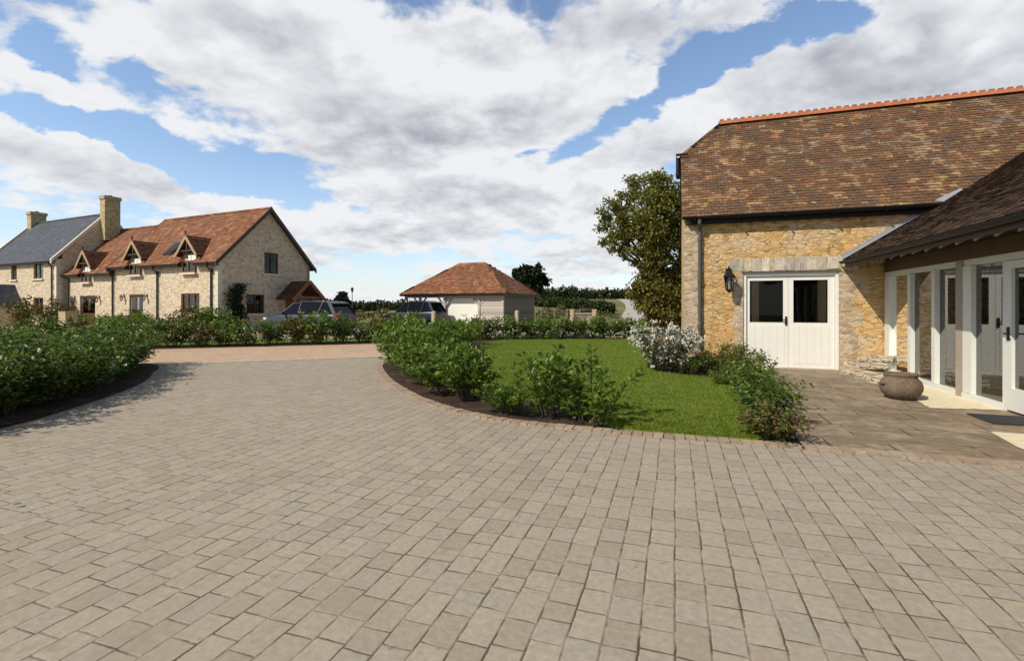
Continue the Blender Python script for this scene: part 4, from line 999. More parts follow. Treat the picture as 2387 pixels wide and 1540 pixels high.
# sun thrown back by the glazing, painted as pale patches; the hillside track
def ragged(pts, j):
    ln_ = smooth_line(pts + [pts[0]], 9)[:-1]; return [(p.x + R0.uniform(-j, j), p.y + R0.uniform(-j, j)) for p in ln_]
sheet('sun_patch', ragged([tuple(G(px, py))[:2] for px, py in ((2165, 953), (2138, 930), (2150, 898), (2175, 905), (2250, 926), (2330, 949), (2335, 957), (2250, 955))], .018), .016, M['slab'])
sheet('sun_patch', [(3.40, 6.98), (4.25, 6.98), (4.25, 6.15), (3.30, 6.15), (3.30, 6.32)], .016, M['slab'])
tl = smooth_line([tuple(P(px, 712, d))[:2] for px, d in ((1560, 30), (1500, 42), (1478, 52), (1476, 62), (1478, 76), (1466, 95), (1440, 122), (1380, 150))], 10)
tk = MB(); lft, rgt = offset(tl, 1.25), offset(tl, -1.25)
V_ = []
for a, b in zip(lft, rgt):
    for k in range(5): p = a.lerp(b, k / 4); V_.append((p.x, p.y, terr(p.x, p.y) + .06))
tk.add(V_, [(i * 5 + k, i * 5 + k + 1, (i + 1) * 5 + k + 1, (i + 1) * 5 + k) for i in range(len(tl) - 1) for k in range(4)])
struct(tk.build('track', M['track'], smooth=True))

# ================================================================ FOLIAGE
def leaf_mesh(name, pts, dirs, nrm, ln, wd, mat, parent=None, fold=0.18, kind4=True):
    """one folded leaf per point; all numpy arrays of shape (n,3) / (n,)"""
    n = len(pts); d = dirs / (np.linalg.norm(dirs, axis=1, keepdims=True) + 1e-9)
    s = np.cross(d, nrm); s /= (np.linalg.norm(s, axis=1, keepdims=True) + 1e-9); u = np.cross(s, d)
    ln = ln[:, None]; wd = wd[:, None]
    v = np.empty((n, 6, 3), np.float32)
    v[:, 0] = pts; v[:, 1] = pts + d * ln * .35 + s * wd * .5 + u * wd * fold; v[:, 2] = pts + d * ln * .78 + s * wd * .36 + u * wd * fold * .6
    v[:, 3] = pts + d * ln - u * ln * .10; v[:, 4] = pts + d * ln * .78 - s * wd * .36 + u * wd * fold * .6; v[:, 5] = pts + d * ln * .35 - s * wd * .5 + u * wd * fold
    me = bpy.data.meshes.new(name); me.vertices.add(n * 6); me.vertices.foreach_set('co', v.reshape(-1))
    b = np.arange(n)[:, None] * 6
    idx = np.concatenate([b + np.array([[0, 1, 2, 3]]), b + np.array([[0, 3, 4, 5]])], 1).reshape(-1)
    me.loops.add(n * 8); me.loops.foreach_set('vertex_index', idx.astype(np.int32)); me.polygons.add(n * 2)
    me.polygons.foreach_set('loop_start', np.arange(0, n * 8, 4, dtype=np.int32)); me.polygons.foreach_set('loop_total', np.full(n * 2, 4, np.int32))
    me.update(calc_edges=True); me.materials.append(mat)
    o = bpy.data.objects.new(name, me); COL.objects.link(o)
    if parent is not None: o.parent = parent
    return o
def rvec(rs, n): v = rs.normal(size=(n, 3)); return v / np.linalg.norm(v, axis=1, keepdims=True)

def shrub(name, label, seed, h, r, nst, lps, ln, wd, leafmat, up=0.8, group=None, flowers=0, flmat='petal', low=0.12, flsize=.035, spray=0.35, tipflowers=False):
    """stems rising from one root, leaves set along every stem and its side shoots"""
    rs = np.random.default_rng(seed); th = thing(name, label, 'shrub', (0, 0, 0), 0, group); st = MB(); Pn, Dn, Tp = [], [], []
    for i in range(nst):
        a = rs.uniform(0, 2 * math.pi); rr = math.sqrt(rs.uniform(0.02, 1)); b0 = np.array([math.cos(a), math.sin(a), 0]) * rr * r * .35
        hh = h * (1 - .35 * rr ** 2) * rs.uniform(.72, 1.04); out = np.array([math.cos(a + rs.normal() * .3), math.sin(a + rs.normal() * .3), 0]) * r * rr * .85
        pts = [b0 + out * (t_ ** 1.3) + np.array([0, 0, hh * (t_ * 1.08 - .08 * t_ * t_)]) + rs.normal(size=3) * .012 * (t_ > 0) for t_ in np.linspace(0, 1, 6)]
        st.tube(pts, [.010, .009, .008, .006, .004, .002], 4, False)
        pa = np.array(pts); Tp.append(pa[-1])
        n = int(lps * rs.uniform(.7, 1.2)); t_ = rs.uniform(low, 1, n) ** .8 * 5; k = np.minimum(t_.astype(int), 4); f = (t_ - k)[:, None]
        c = pa[k] * (1 - f) + pa[k + 1] * f; ax = pa[k + 1] - pa[k]; ax /= np.linalg.norm(ax, axis=1, keepdims=True)
        rd = rvec(rs, n); rd -= ax * (rd * ax).sum(1, keepdims=True); rd /= np.linalg.norm(rd, axis=1, keepdims=True)
        side = rs.uniform(0, 1, n)[:, None] ** 1.5 * spray * r * (1.1 - (t_ / 5)[:, None] * .75)      # leaves also stand out on short side shoots
        c = c + rd * side + ax * side * .4; Pn.append(c); Dn.append(rd * .9 + ax * up * rs.uniform(.3, 1.3, n)[:, None] + np.array([0, 0, .1]))
    pts = np.concatenate(Pn); dirs = np.concatenate(Dn); ok = pts[:, 2] > .03; pts, dirs = pts[ok], dirs[ok]; n = len(pts)
    nr = rvec(rs, n) * .55 + np.array([0, 0, 1.0]); sz = rs.uniform(.65, 1.2, n)
    leaf_mesh('foliage', pts, dirs, nr, ln * sz, wd * sz, M[leafmat], th)
    st.build('stem', M['stem'], th)
    if flowers:
        fp, fd = [], []
        for i in range(flowers):
            if tipflowers or rs.random() < .5: c = Tp[rs.integers(len(Tp))] + rs.normal(size=3) * .05
            else: c = pts[rs.integers(n)] + rs.normal(size=3) * .03; 
            c = c.copy(); c[:2] *= 1.06; ax = rvec(rs, 1)[0] * .6 + np.array([c[0], c[1], .6]); ax /= np.linalg.norm(ax)
            for k in range(7):
                d_ = rvec(rs, 1)[0]; d_ -= ax * d_.dot(ax) * .8; fp.append(c); fd.append(d_ + ax * .35)
        fp, fd = np.array(fp), np.array(fd); m = len(fp); leaf_mesh('flower', fp, fd, rvec(rs, m) * .3 + np.array([0, 0, 1.]), flsize * rs.uniform(.7, 1.2, m), flsize * .8 * rs.uniform(.7, 1.2, m), M[flmat], th)['kind'] = 'stuff'
    return th
class Kind:
    """a few builds of one shrub; the first use moves the build itself, later uses copy it"""
    def __init__(s, makers): s.m = makers; s.b = {}; s.i = 0
    def put(s, x, y, z, label, group, scale=1.0, pick=None, rz=None):
        k = (s.i if pick is None else pick) % len(s.m); s.i += 1; rz = (x * 12.9 + y * 7.3) % 6.28 if rz is None else rz
        sc = scale if isinstance(scale, tuple) else (scale,) * 3
        if k not in s.b:
            o = s.m[k](label, group); s.b[k] = o; o.location = (x, y, z); o.rotation_euler = (0, 0, rz); o.scale = sc; return o
        return copy_thing(s.b[k], (x, y, z), rz, label, group, sc)
laurel = Kind([lambda l, g, s=s: shrub('laurel_shrub', l, 100 + s, 1.0, .56, 25 + s, 66, .088, .050, 'laurel', .8, g, 0, spray=.26) for s in range(4)])
openlaurel = Kind([lambda l, g, s=s: shrub('laurel_shrub', l, 140 + s, 1.0, .58, 13, 64, .092, .054, 'laurel', .7, g, 0, low=.04, spray=.26) for s in range(3)])
rose = Kind([lambda l, g, s=s: shrub('rose_shrub', l, 200 + s, 1.04, .70, 36, 64, .072, .046, 'rose', .4, g, (14, 5, 9, 3)[s], low=.03, spray=.34) for s in range(4)])
hrose = Kind([lambda l, g, s=s: shrub('rose_shrub', l, 300 + s, 1.0, .60, 20, 50, .10, .064, ('rose', 'rose', 'rose_warm', 'laurel')[s], .4, g, (6, 0, 4, 10)[s], low=.04, spray=.42, flsize=.045) for s in range(4)])
bronze = Kind([lambda l, g, s=s: shrub('rose_shrub', l, 400 + s, 1.0, .66, 24, 44, .088, .060, ('rose', 'rose_warm', 'laurel')[s], .35, g, (4, 9, 3)[s], 'petal_pink' if s == 1 else 'petal', low=.02, spray=.38) for s in range(3)])

ORD = ['first', 'second', 'third', 'fourth', 'fifth', 'sixth', 'seventh', 'eighth', 'ninth', 'tenth', 'eleventh', 'twelfth', 'thirteenth', 'fourteenth', 'fifteenth', 'sixteenth', 'seventeenth', 'eighteenth', 'nineteenth', 'twentieth']
# laurels along the curved bed (x, y, height factor, kind)
lg = 'laurel shrubs planted round the curved bed'
spots = [((-6.55, 10.9), 1.24, 0, 'tall dense laurel at the drive end of the curved bed'), ((-5.85, 9.6), 1.22, 0, 'tall bright green laurel second from the drive end of the curved bed'),
    ((-5.05, 8.65), 1.08, 0, 'dense laurel third from the drive end, where the curve bends towards the camera'), ((-4.2, 7.85), 1.0, 0, 'dense laurel in the middle of the curved bed, above its widest mulch'),
    ((-3.45, 7.15), .92, 0, 'bushy laurel just left of the gap between the two halves of the hedge'), ((-3.0, 6.82), .84, 0, 'round low laurel at the left side of the gap that shows the lawn'),
    ((-2.12, 6.12), .42, 0, 'smallest laurel, knee high in the gap showing the lawn'), ((-1.50, 6.17), 1.02, 1, 'open airy laurel just right of the gap that shows the lawn'), ((-.98, 6.09), 1.0, 1, 'open airy laurel at the lawn end of the curved bed, shading the grass'),
    ((-6.9, 12.0), 1.18, 0, 'tall laurel behind the drive end of the bed, beside the buff lane'), ((-6.75, 13.3), 1.05, 1, 'loose laurel on the lane side, second from the bend'), ((-6.8, 14.6), 1.1, 0, 'bushy laurel on the lane side, third from the bend'),
    ((-6.95, 16.0), 1.05, 1, 'loose laurel on the lane side, nearest the far hedge'), ((-5.2, 9.95), 1.05, 0, 'laurel in the inner row, between tall laurels and lawn'), ((-6.0, 11.9), 1.10, 0, 'laurel in the inner row, behind the tallest two')]
for (xy, s, kd, lab) in spots: (openlaurel if kd else laurel).put(xy[0], xy[1], .02, lab, lg, (.98 if kd else min(1.1, .4 + .6 * s),) * 2 + (s,))
# left bed of roses
lg = 'rose shrubs filling the left bed'
fl_ = offset(lc, .66); acc = 0; pos = []
for i in range(len(fl_) - 1):
    a, b = fl_[i], fl_[i + 1]; d_ = (b - a).length
    while acc < d_: pos.append(a.lerp(b, acc / d_)); acc += .80
    acc -= d_
pos = [p for p in pos if 1.6 < p.y < 20 and p.x > -17.8]
tip = min(range(len(pos)), key=lambda i: (pos[i] - Vector((-12, 8, 0))).length)
for i, p in enumerate(pos):
    k = tip - i
    if k == 0: lab = 'glossy rose shrub at the rounded tip of the left bed'
    elif k > 0: lab = '%s rose from the rounded tip along the paving edge of the left bed' % ORD[min(k, 19)]
    else: lab = '%s rose from the rounded tip along the lane edge of the left bed' % ORD[min(-k, 19)]
    sc = R0.uniform(.95, 1.10) if k <= 0 or k > 6 else R0.uniform(.94, 1.06)
    rose.put(p.x, p.y, .03, lab, lg, (1.0, 1.0, sc))
n_ = 0
for (x, y) in ((-9.0, 3.7), (-9.9, 5.0), (-10.9, 6.3), (-11.9, 7.1), (-9.5, 2.8), (-10.4, 4.2), (-11.5, 5.4), (-12.7, 6.6), (-10.6, 2.6), (-11.8, 3.9), (-13.2, 5.2), (-14.6, 5.6)):
    rose.put(x, y, .04, '%s dark rose shrub from the road in the inner part of the left bed' % ORD[n_], lg, (1.05, 1.05, R0.uniform(.85, 1.12))); n_ += 1
# hedge of roses behind the lane
lg = 'rose shrubs in the row behind the lane'; Lh = (B1 - B0).length; k = 0; s_ = 7.5
desc = ['dark bushy', 'pale flowered', 'loose twiggy', 'low spreading']
while s_ < Lh - 1:
    p = B0 + ld * s_ + lnn * (.55 + R0.uniform(-.1, .15)); hh = R0.uniform(.86, 1.28)
    hrose.put(p.x, p.y, .03, '%s rose, %s from the left in the row behind the lane' % (desc[k % 4], ORD[k] if k < 20 else 'far along and last'), lg, (1.05, 1.05, hh), pick=k); s_ += R0.uniform(.72, .9); k += 1
    if k > 19: break
k = 0
lg2 = 'leafy shrubs along the cottage fronts'
for (x, y, hh, lab) in ((-5.9, -1.0, 1.25, 'airy leafy shrub in front of the cottage downpipe, left of the ground floor window'), (-4.9, -1.2, 1.0, 'airy leafy shrub under the left side of the cottage window'), (-.5, -1.3, 1.5, 'large dark round shrub at the sunlit corner of the cottage'), (.4, -.6, 1.45, 'large dark round shrub just round the shaded corner of the cottage'),
        (-8.9, -1.0, 1.0, 'leafy shrub left of the part glazed cottage door'), (-6.9, -1.3, 1.1, 'leafy shrub right of the part glazed cottage door'), (-14.8, -1.0, 2.0, 'tall leafy shrub by the small cottage window next to the slate house'), (-17.2, -1.8, 2.1, 'tall bronze shrub in front of the slate house corner'), (-21.6, -3.2, 1.6, 'dark shrub at the slate porch'), (-11.8, -1.0, 1.1, 'leafy shrub right of the wide cottage doors'), (-1.7, -1.5, .9, 'small leafy shrub under the cottage window')):
    p = H(x, y); hrose.put(p.x, p.y, -.03, lab, lg2, (1.35 * (1 + .25 * (hh > 1.4)), 1.35 * (1 + .25 * (hh > 1.4)), hh), pick=2 if 'bronze' in lab else k); k += 1
# far hedge on the right, with white flowers at its foot
a, b = Vector((-8.2, 19.15, 0)), Vector((-1.7, 21.7, 0)); n = 12
for k in range(n):
    p = a.lerp(b, k / (n - 1)); nm = 'dark rose shrub, %s from the left in the hedge behind the lawn' % ORD[k]
    hrose.put(p.x, p.y + R0.uniform(-.15, .15), .02, nm, 'rose shrubs in the hedge behind the lawn', (1.1, 1.1, R0.uniform(.88, 1.1)), pick=(0, 1, 3)[k % 3])
flower = Kind([lambda l, g, s=s: shrub('flowering_plant', l, 500 + s, .34, .30, 12, 14, .05, .025, 'daisyleaf', .5, g, 26, 'petal', flsize=.04, tipflowers=True) for s in range(2)])
dd = (b - a).normalized(); off = Vector((dd.y, -dd.x, 0))
for k in range(11):
    p = a.lerp(b, (k + .6) / 11.5) + off * (.55 + R0.uniform(-.1, .1)); flower.put(p.x, p.y, .03, 'low white flowering plant, %s from the left at the foot of the lawn hedge' % ORD[k], 'white flowering plants edging the lawn hedge', R0.uniform(.8, 1.2))
# border beside the patio
lg = 'mixed shrubs in the border by the patio'
for (px, py, hh, sc, lab, pk) in ((1812, 1022, .40, .72, 'low bronze rose with pink flowers at the front tip of the patio border', 1), (1800, 985, .50, .85, 'rose shrub second from the front tip of the patio border', 0), (1790, 950, .58, .9, 'rose shrub in the middle of the patio border, leaning over the paving', 2),
        (1765, 925, .58, .85, 'rose shrub beside the lawn, halfway along the patio border', 0), (1768, 900, .62, .85, 'rose shrub towards the white doors in the patio border', 2), (1728, 888, .62, .85, 'rose shrub with yellowing leaves just left of the white doors', 1), (1738, 872, .70, .8, 'rose shrub tucked against the left door jamb', 0),
        (1690, 872, .66, .85, 'tall green rose left of the white doors under the wall lantern', 2), (1655, 868, .42, .7, 'low dark green clump right of the downpipe foot', 0), (1700, 900, .34, .6, 'low light green clump at the corner of the lawn', 2), (1620, 872, .36, .7, 'low dark green clump between white bush and border', 0)):
    sc *= .74; p = G(px - 14, py); bronze.put(p.x, p.y, .02, lab, lg, (sc, sc, hh), pick=pk)
wb = shrub('daisy_bush', 'big bush smothered in white daisy flowers at the barn corner', 610, 1.12, .66, 46, 60, .07, .026, 'daisyleaf', .5, None, 900, 'petal', low=.05, flsize=.040, spray=.36)
p = G(1551, 868); wb.location = (p.x, p.y + .15, .02)
c_ = leaf_mesh('flower', *(lambda rs, n: (np.stack([rs.normal(0, .16, n) , rs.normal(0, .12, n), rs.uniform(.04, .34, n)], 1), rvec(rs, n) + np.array([0, 0, .5]), rvec(rs, n), np.full(n, .05), np.full(n, .035)))(np.random.default_rng(5), 260), M['petal_pink']); c_['kind'] = 'stuff'
rf_th = thing('red_flower_clump', 'clump of dull red flowers at the foot of the downpipe', 'plant', (.62, 12.2, .02)); c_.parent = rf_th
st = MB()
for i in range(14): a_ = R0.uniform(0, 6.28); st.tube([(0, 0, 0), (math.cos(a_) * R0.uniform(.05, .2), math.sin(a_) * R0.uniform(.05, .15), R0.uniform(.15, .32))], .006, 4)
st.build('stem', M['stem'], rf_th)

# ---------------------------------------------------------------- trees
def tree(name, label, base, blobs, leafmat, ln, wd, trunk_r, seed, group=None, bark='bark', rest=None):
    """trunk with a limb to every leaf mass (x, y, z, radius, leaves), all relative to the base"""
    rs = np.random.default_rng(seed); th = thing(name, label, 'tree', base, 0, group)
    top = max(b[2] for b in blobs); tk_ = MB(); cx = np.mean([b[0] for b in blobs]); hgt = top * .8
    tp = [Vector((cx * .5 * (i / 6) + rs.normal() * .05, rs.normal() * .05, hgt * i / 6)) for i in range(7)]
    tk_.tube([Vector((0, 0, -.2))] + tp[1:], [trunk_r * (1.25 - 1.12 * i / 6) for i in range(7)], 8)
    groups = {}
    for (x, y, z, r, n, *mm) in blobs:
        k = min(5, max(1, int((z * .62) / hgt * 6))); s = tp[k]; e = Vector((x, y, z)); mid = s.lerp(e, .5) + Vector((0, 0, .12 * (e - s).length))
        r0 = trunk_r * .42; tk_.tube([s, mid, e], [r0, r0 * .55, r0 * .2], 6, False)
        nt = max(4, n // 70); tips = []
        for i in range(nt):
            dv = Vector(rvec(rs, 1)[0]); q = e + dv * r * (rs.uniform(.25, 1) ** .6); tips.append(q); tk_.tube([mid.lerp(e, .7), e.lerp(q, .5) + Vector(rs.normal(size=3) * .06), q], [r0 * .3, r0 * .15, .005], 4, False)
        per = n // nt; pts = np.concatenate([np.array(q)[None] + rs.normal(size=(per, 3)) * np.array([.24, .24, .18]) * min(1.0, r) for q in tips])
        key = mm[0] if mm else leafmat; groups.setdefault(key, []).append(pts)
    for i, (key, ps) in enumerate(groups.items()):
        pts = np.concatenate(ps); n = len(pts); pts = pts[pts[:, 2] > .1]; n = len(pts)
        sz = rs.uniform(.6, 1.25, n); leaf_mesh('crown' if i == 0 else 'ivy', pts, rvec(rs, n) + np.array([0, 0, -.35]), rvec(rs, n) * .8 + np.array([0, 0, 1.]), ln * sz, wd * sz, M[key], th)
    tk_.build('trunk', M[bark], th, smooth=True)
    return th
TD = 24.0; tb = P(1532, 712, TD); tb.z = 0
def tbl(px, py, rpx, n, dd=0.0, *mm):
    n = int(n * 1.75)
    p = P(px, py, TD) + FW * dd - tb; return (p.x, p.y, p.z, rpx / FPX * TD, n, *mm)
bl = [tbl(1522, 425, 34, 700), tbl(1480, 435, 26, 300, .4), tbl(1568, 445, 36, 700), tbl(1600, 470, 40, 600, .5), tbl(1508, 475, 42, 1000, -.4), tbl(1555, 490, 46, 1200), tbl(1462, 470, 26, 260, .3), tbl(1430, 490, 28, 420), tbl(1412, 515, 22, 240, .5), tbl(1450, 525, 34, 600, -.3), tbl(1495, 530, 44, 1100, -.5), tbl(1545, 545, 48, 1200, .3), tbl(1595, 550, 44, 900),
      tbl(1425, 560, 22, 260), tbl(1460, 570, 30, 420), tbl(1432, 580, 12, 70), tbl(1508, 580, 36, 600, -.4), tbl(1560, 590, 26, 300), tbl(1605, 600, 34, 600), tbl(1478, 602, 20, 130),
      tbl(1520, 560, 34, 300, -.8, 'ivy'), tbl(1515, 610, 30, 560, -.5, 'ivy'), tbl(1512, 645, 32, 700, -.3, 'ivy'), tbl(1545, 650, 34, 700, 0, 'ivy'), tbl(1580, 645, 32, 600, .2, 'ivy'), tbl(1500, 680, 32, 800, -.2, 'ivy'), tbl(1540, 690, 38, 900, -.5, 'ivy'), tbl(1580, 690, 36, 700, .2, 'ivy'), tbl(1508, 720, 32, 800, -.3, 'ivy'), tbl(1545, 735, 40, 900, -.4, 'ivy'), tbl(1585, 735, 36, 700, 0, 'ivy'), tbl(1520, 755, 32, 700, 0, 'ivy')]
tree('leafy_tree', 'olive green tree with a bronze ivy covered trunk behind the barn corner', tb, bl, 'treeleaf', .15, .09, .24, 31)
D2 = 85.0; b2 = P(1236, 712, D2); b2.z = terr(b2.x, b2.y)
def far(px, py, rpx, n, D, b): p = P(px, py, D) - b; return (p.x, R0.uniform(-.6, .6), p.z, rpx / FPX * D, n)
tree('round_tree', 'dark round topped tree standing behind the carport roof', b2, [far(px, py, r, n, D2, b2) for px, py, r, n in ((1236, 632, 19, 420), (1216, 640, 18, 380), (1256, 638, 18, 380), (1236, 652, 24, 600), (1208, 655, 12, 200), (1265, 655, 13, 220), (1222, 668, 16, 300), (1252, 668, 16, 300), (1240, 685, 12, 150))], 'darkleaf', .75, .5, .5, 41)
D3 = 62.0; b3 = P(797, 712, D3); b3.z = terr(b3.x, b3.y)
tree('bushy_tree', 'dark green bushy tree beyond the parked estate car', b3, [far(px, py, r, n, D3, b3) for px, py, r, n in ((782, 694, 9, 260), (795, 692, 10, 300), (808, 696, 9, 260), (790, 704, 12, 300), (812, 706, 10, 240), (800, 716, 12, 240), (822, 712, 10, 180))], 'darkleaf', .42, .28, .25, 42)
# the far wood and hedges that read as one mass
def mass(name, items, mat, ln, seed, label):
    rs = np.random.default_rng(seed); ps = []
    for (x, y, z, rx, rz_, n) in items:
        v = rvec(rs, n) * (rs.uniform(.5, 1, n) ** .5)[:, None]; ps.append(np.array([x, y, z]) + v * np.array([rx, rx, rz_]))
    pts = np.concatenate(ps); n = len(pts); sz = rs.uniform(.6, 1.3, n)
    o = leaf_mesh(name, pts, rvec(rs, n), rvec(rs, n) * .7 + np.array([0, 0, 1.]), ln * sz, ln * .65 * sz, M[mat]); tag(o, label, 'trees'); o['kind'] = 'stuff'; return o
it = []
for px in range(1180, 1640, 5):
    d_ = 158 + R0.uniform(-8, 8); t_ = P(px, 676 + R0.uniform(-5, 3) - (6 if 1300 < px < 1345 else 0) + (px - 1255) * .004, d_); g_ = terr(t_.x, t_.y); hh = max(1.5, t_.z - g_); it.append((t_.x, t_.y, g_ + hh * .5, 1.1, hh * .52, 130))
mass('far_woodland', it, 'woodleaf', .75, 51, 'dark line of far woodland on the rise beyond the carport')
it = []
for px in range(560, 960, 6):
    d_ = 100 + R0.uniform(-6, 6); t_ = P(px, 704 + R0.uniform(-7, 2), d_); g_ = terr(t_.x, t_.y); hh = max(1, t_.z - g_); it.append((t_.x, t_.y, g_ + hh * .5, .9, hh * .52, 110))
mass('far_hedge', it, 'woodleaf', .5, 52, 'line of far hedge across the field between cottage and carport')
it = []
for (px, py, dd, w_) in ((1395, 702, 62, 30), (1378, 708, 60, 25), (1412, 706, 61, 22), (1340, 696, 75, 34), (1300, 694, 78, 40), (1270, 694, 80, 30), (1360, 700, 70, 26)):
    t_ = P(px, py, dd); g_ = terr(t_.x, t_.y); hh = max(1, t_.z - g_); it.append((t_.x, t_.y, g_ + hh * .5, w_ / FPX * dd, hh * .52, 800))
mass('thicket', it, 'woodleaf', .38, 53, 'dark thicket on the field slope between carport and track')
it = []
for k in range(46):
    px = R0.choice([R0.uniform(735, 935), R0.uniform(1262, 1440), R0.uniform(1262, 1440)]); dd = R0.uniform(48, 92); t_ = P(px, 712, dd); g_ = terr(t_.x, t_.y); hh = R0.uniform(.3, 1.0); it.append((t_.x, t_.y, g_ + hh * .4, R0.uniform(.4, 1.3), hh * .55, 90))
mass('scrub', it, 'scrubleaf', .30, 54, 'olive and straw coloured scrub scattered over the rough field')
# climbing plant on the shaded gable
cl = thing('climbing_plant', 'dark climbing plant on the shaded cottage gable left of its lower window', 'climber', H(.1, .95), HROT)
rs = np.random.default_rng(8); n = 1100; zz = rs.uniform(.1, 2.75, n); yy = rs.normal(0, .25, n) + .22 * np.sin(zz * 2.2) + .25 * (zz - 1.2); leaf_mesh('foliage', np.stack([rs.uniform(0, .22, n), yy, zz], 1), rvec(rs, n) + np.array([.3, 0, -.6]), rvec(rs, n) + np.array([1., 0, 0]), np.full(n, .13), np.full(n, .09), M['darkleaf'], cl)
st = MB()
for i in range(5): st.tube([(.03, R0.uniform(-.1, .1), 0), (.04, R0.uniform(-.2, .2), 1.2), (.05, .3 + R0.uniform(-.3, .3), 2.6)], .02, 5)
st.build('stem', M['bark'], cl)
# lawn grass
def in_poly(x, y, poly):
    ins = np.zeros(len(x), bool); n = len(poly)
    for i in range(n):
        x1, y1 = poly[i][:2]; x2, y2 = poly[(i + 1) % n][:2]; c = ((y1 > y) != (y2 > y)); xi = (x2 - x1) * (y - y1) / (y2 - y1 + 1e-12) + x1; ins ^= c & (x < xi)
    return ins
def grass(label, poly, n, z, seed, h=.035, ymin=None, wf=1.0):
    rs = np.random.default_rng(seed); xs = [p[0] for p in poly]; ys = [p[1] for p in poly]; x = rs.uniform(min(xs), max(xs), n); y = min(ys) + (max(ys) - min(ys)) * rs.uniform(0, 1, n) ** 1.8; k = in_poly(x, y, poly); x, y = x[k], y[k]; n = len(x)
    a = rs.uniform(0, 6.28, n); wd = rs.uniform(.004, .009, n) * wf; hh = h * rs.uniform(.5, 1.35, n) ; le = rs.normal(0, .4, (n, 2)) * hh[:, None]
    v = np.empty((n, 3, 3), np.float32); v[:, 0] = np.stack([x - np.cos(a) * wd, y - np.sin(a) * wd, np.full(n, z)], 1); v[:, 1] = np.stack([x + np.cos(a) * wd, y + np.sin(a) * wd, np.full(n, z)], 1); v[:, 2] = np.stack([x + le[:, 0], y + le[:, 1], z + hh], 1)
    me = bpy.data.meshes.new('grass'); me.vertices.add(n * 3); me.vertices.foreach_set('co', v.reshape(-1)); me.loops.add(n * 3); me.loops.foreach_set('vertex_index', np.arange(n * 3, dtype=np.int32)); me.polygons.add(n)
    me.polygons.foreach_set('loop_start', np.arange(0, n * 3, 3, dtype=np.int32)); me.polygons.foreach_set('loop_total', np.full(n, 3, np.int32)); me.update(calc_edges=True); me.materials.append(M['blade'])
    o = bpy.data.objects.new('grass', me); COL.objects.link(o); tag(o, label, 'grass'); o['kind'] = 'stuff'; return o
grass('short mown grass of the lawn inside the curved bed', lawn_poly, 230000, .036, 71, .026, wf=1.3)
q4 = [tuple(p)[:2] for p in (B0 + lnn * 1.2, B1 + lnn * 1.2, B1 + ld * 9 + lnn * 4.2, B0 + lnn * 2.6)]
grass('rough grass strip behind the roses on the far side of the lane', q4, 26000, .03, 72, .22, wf=2.5)

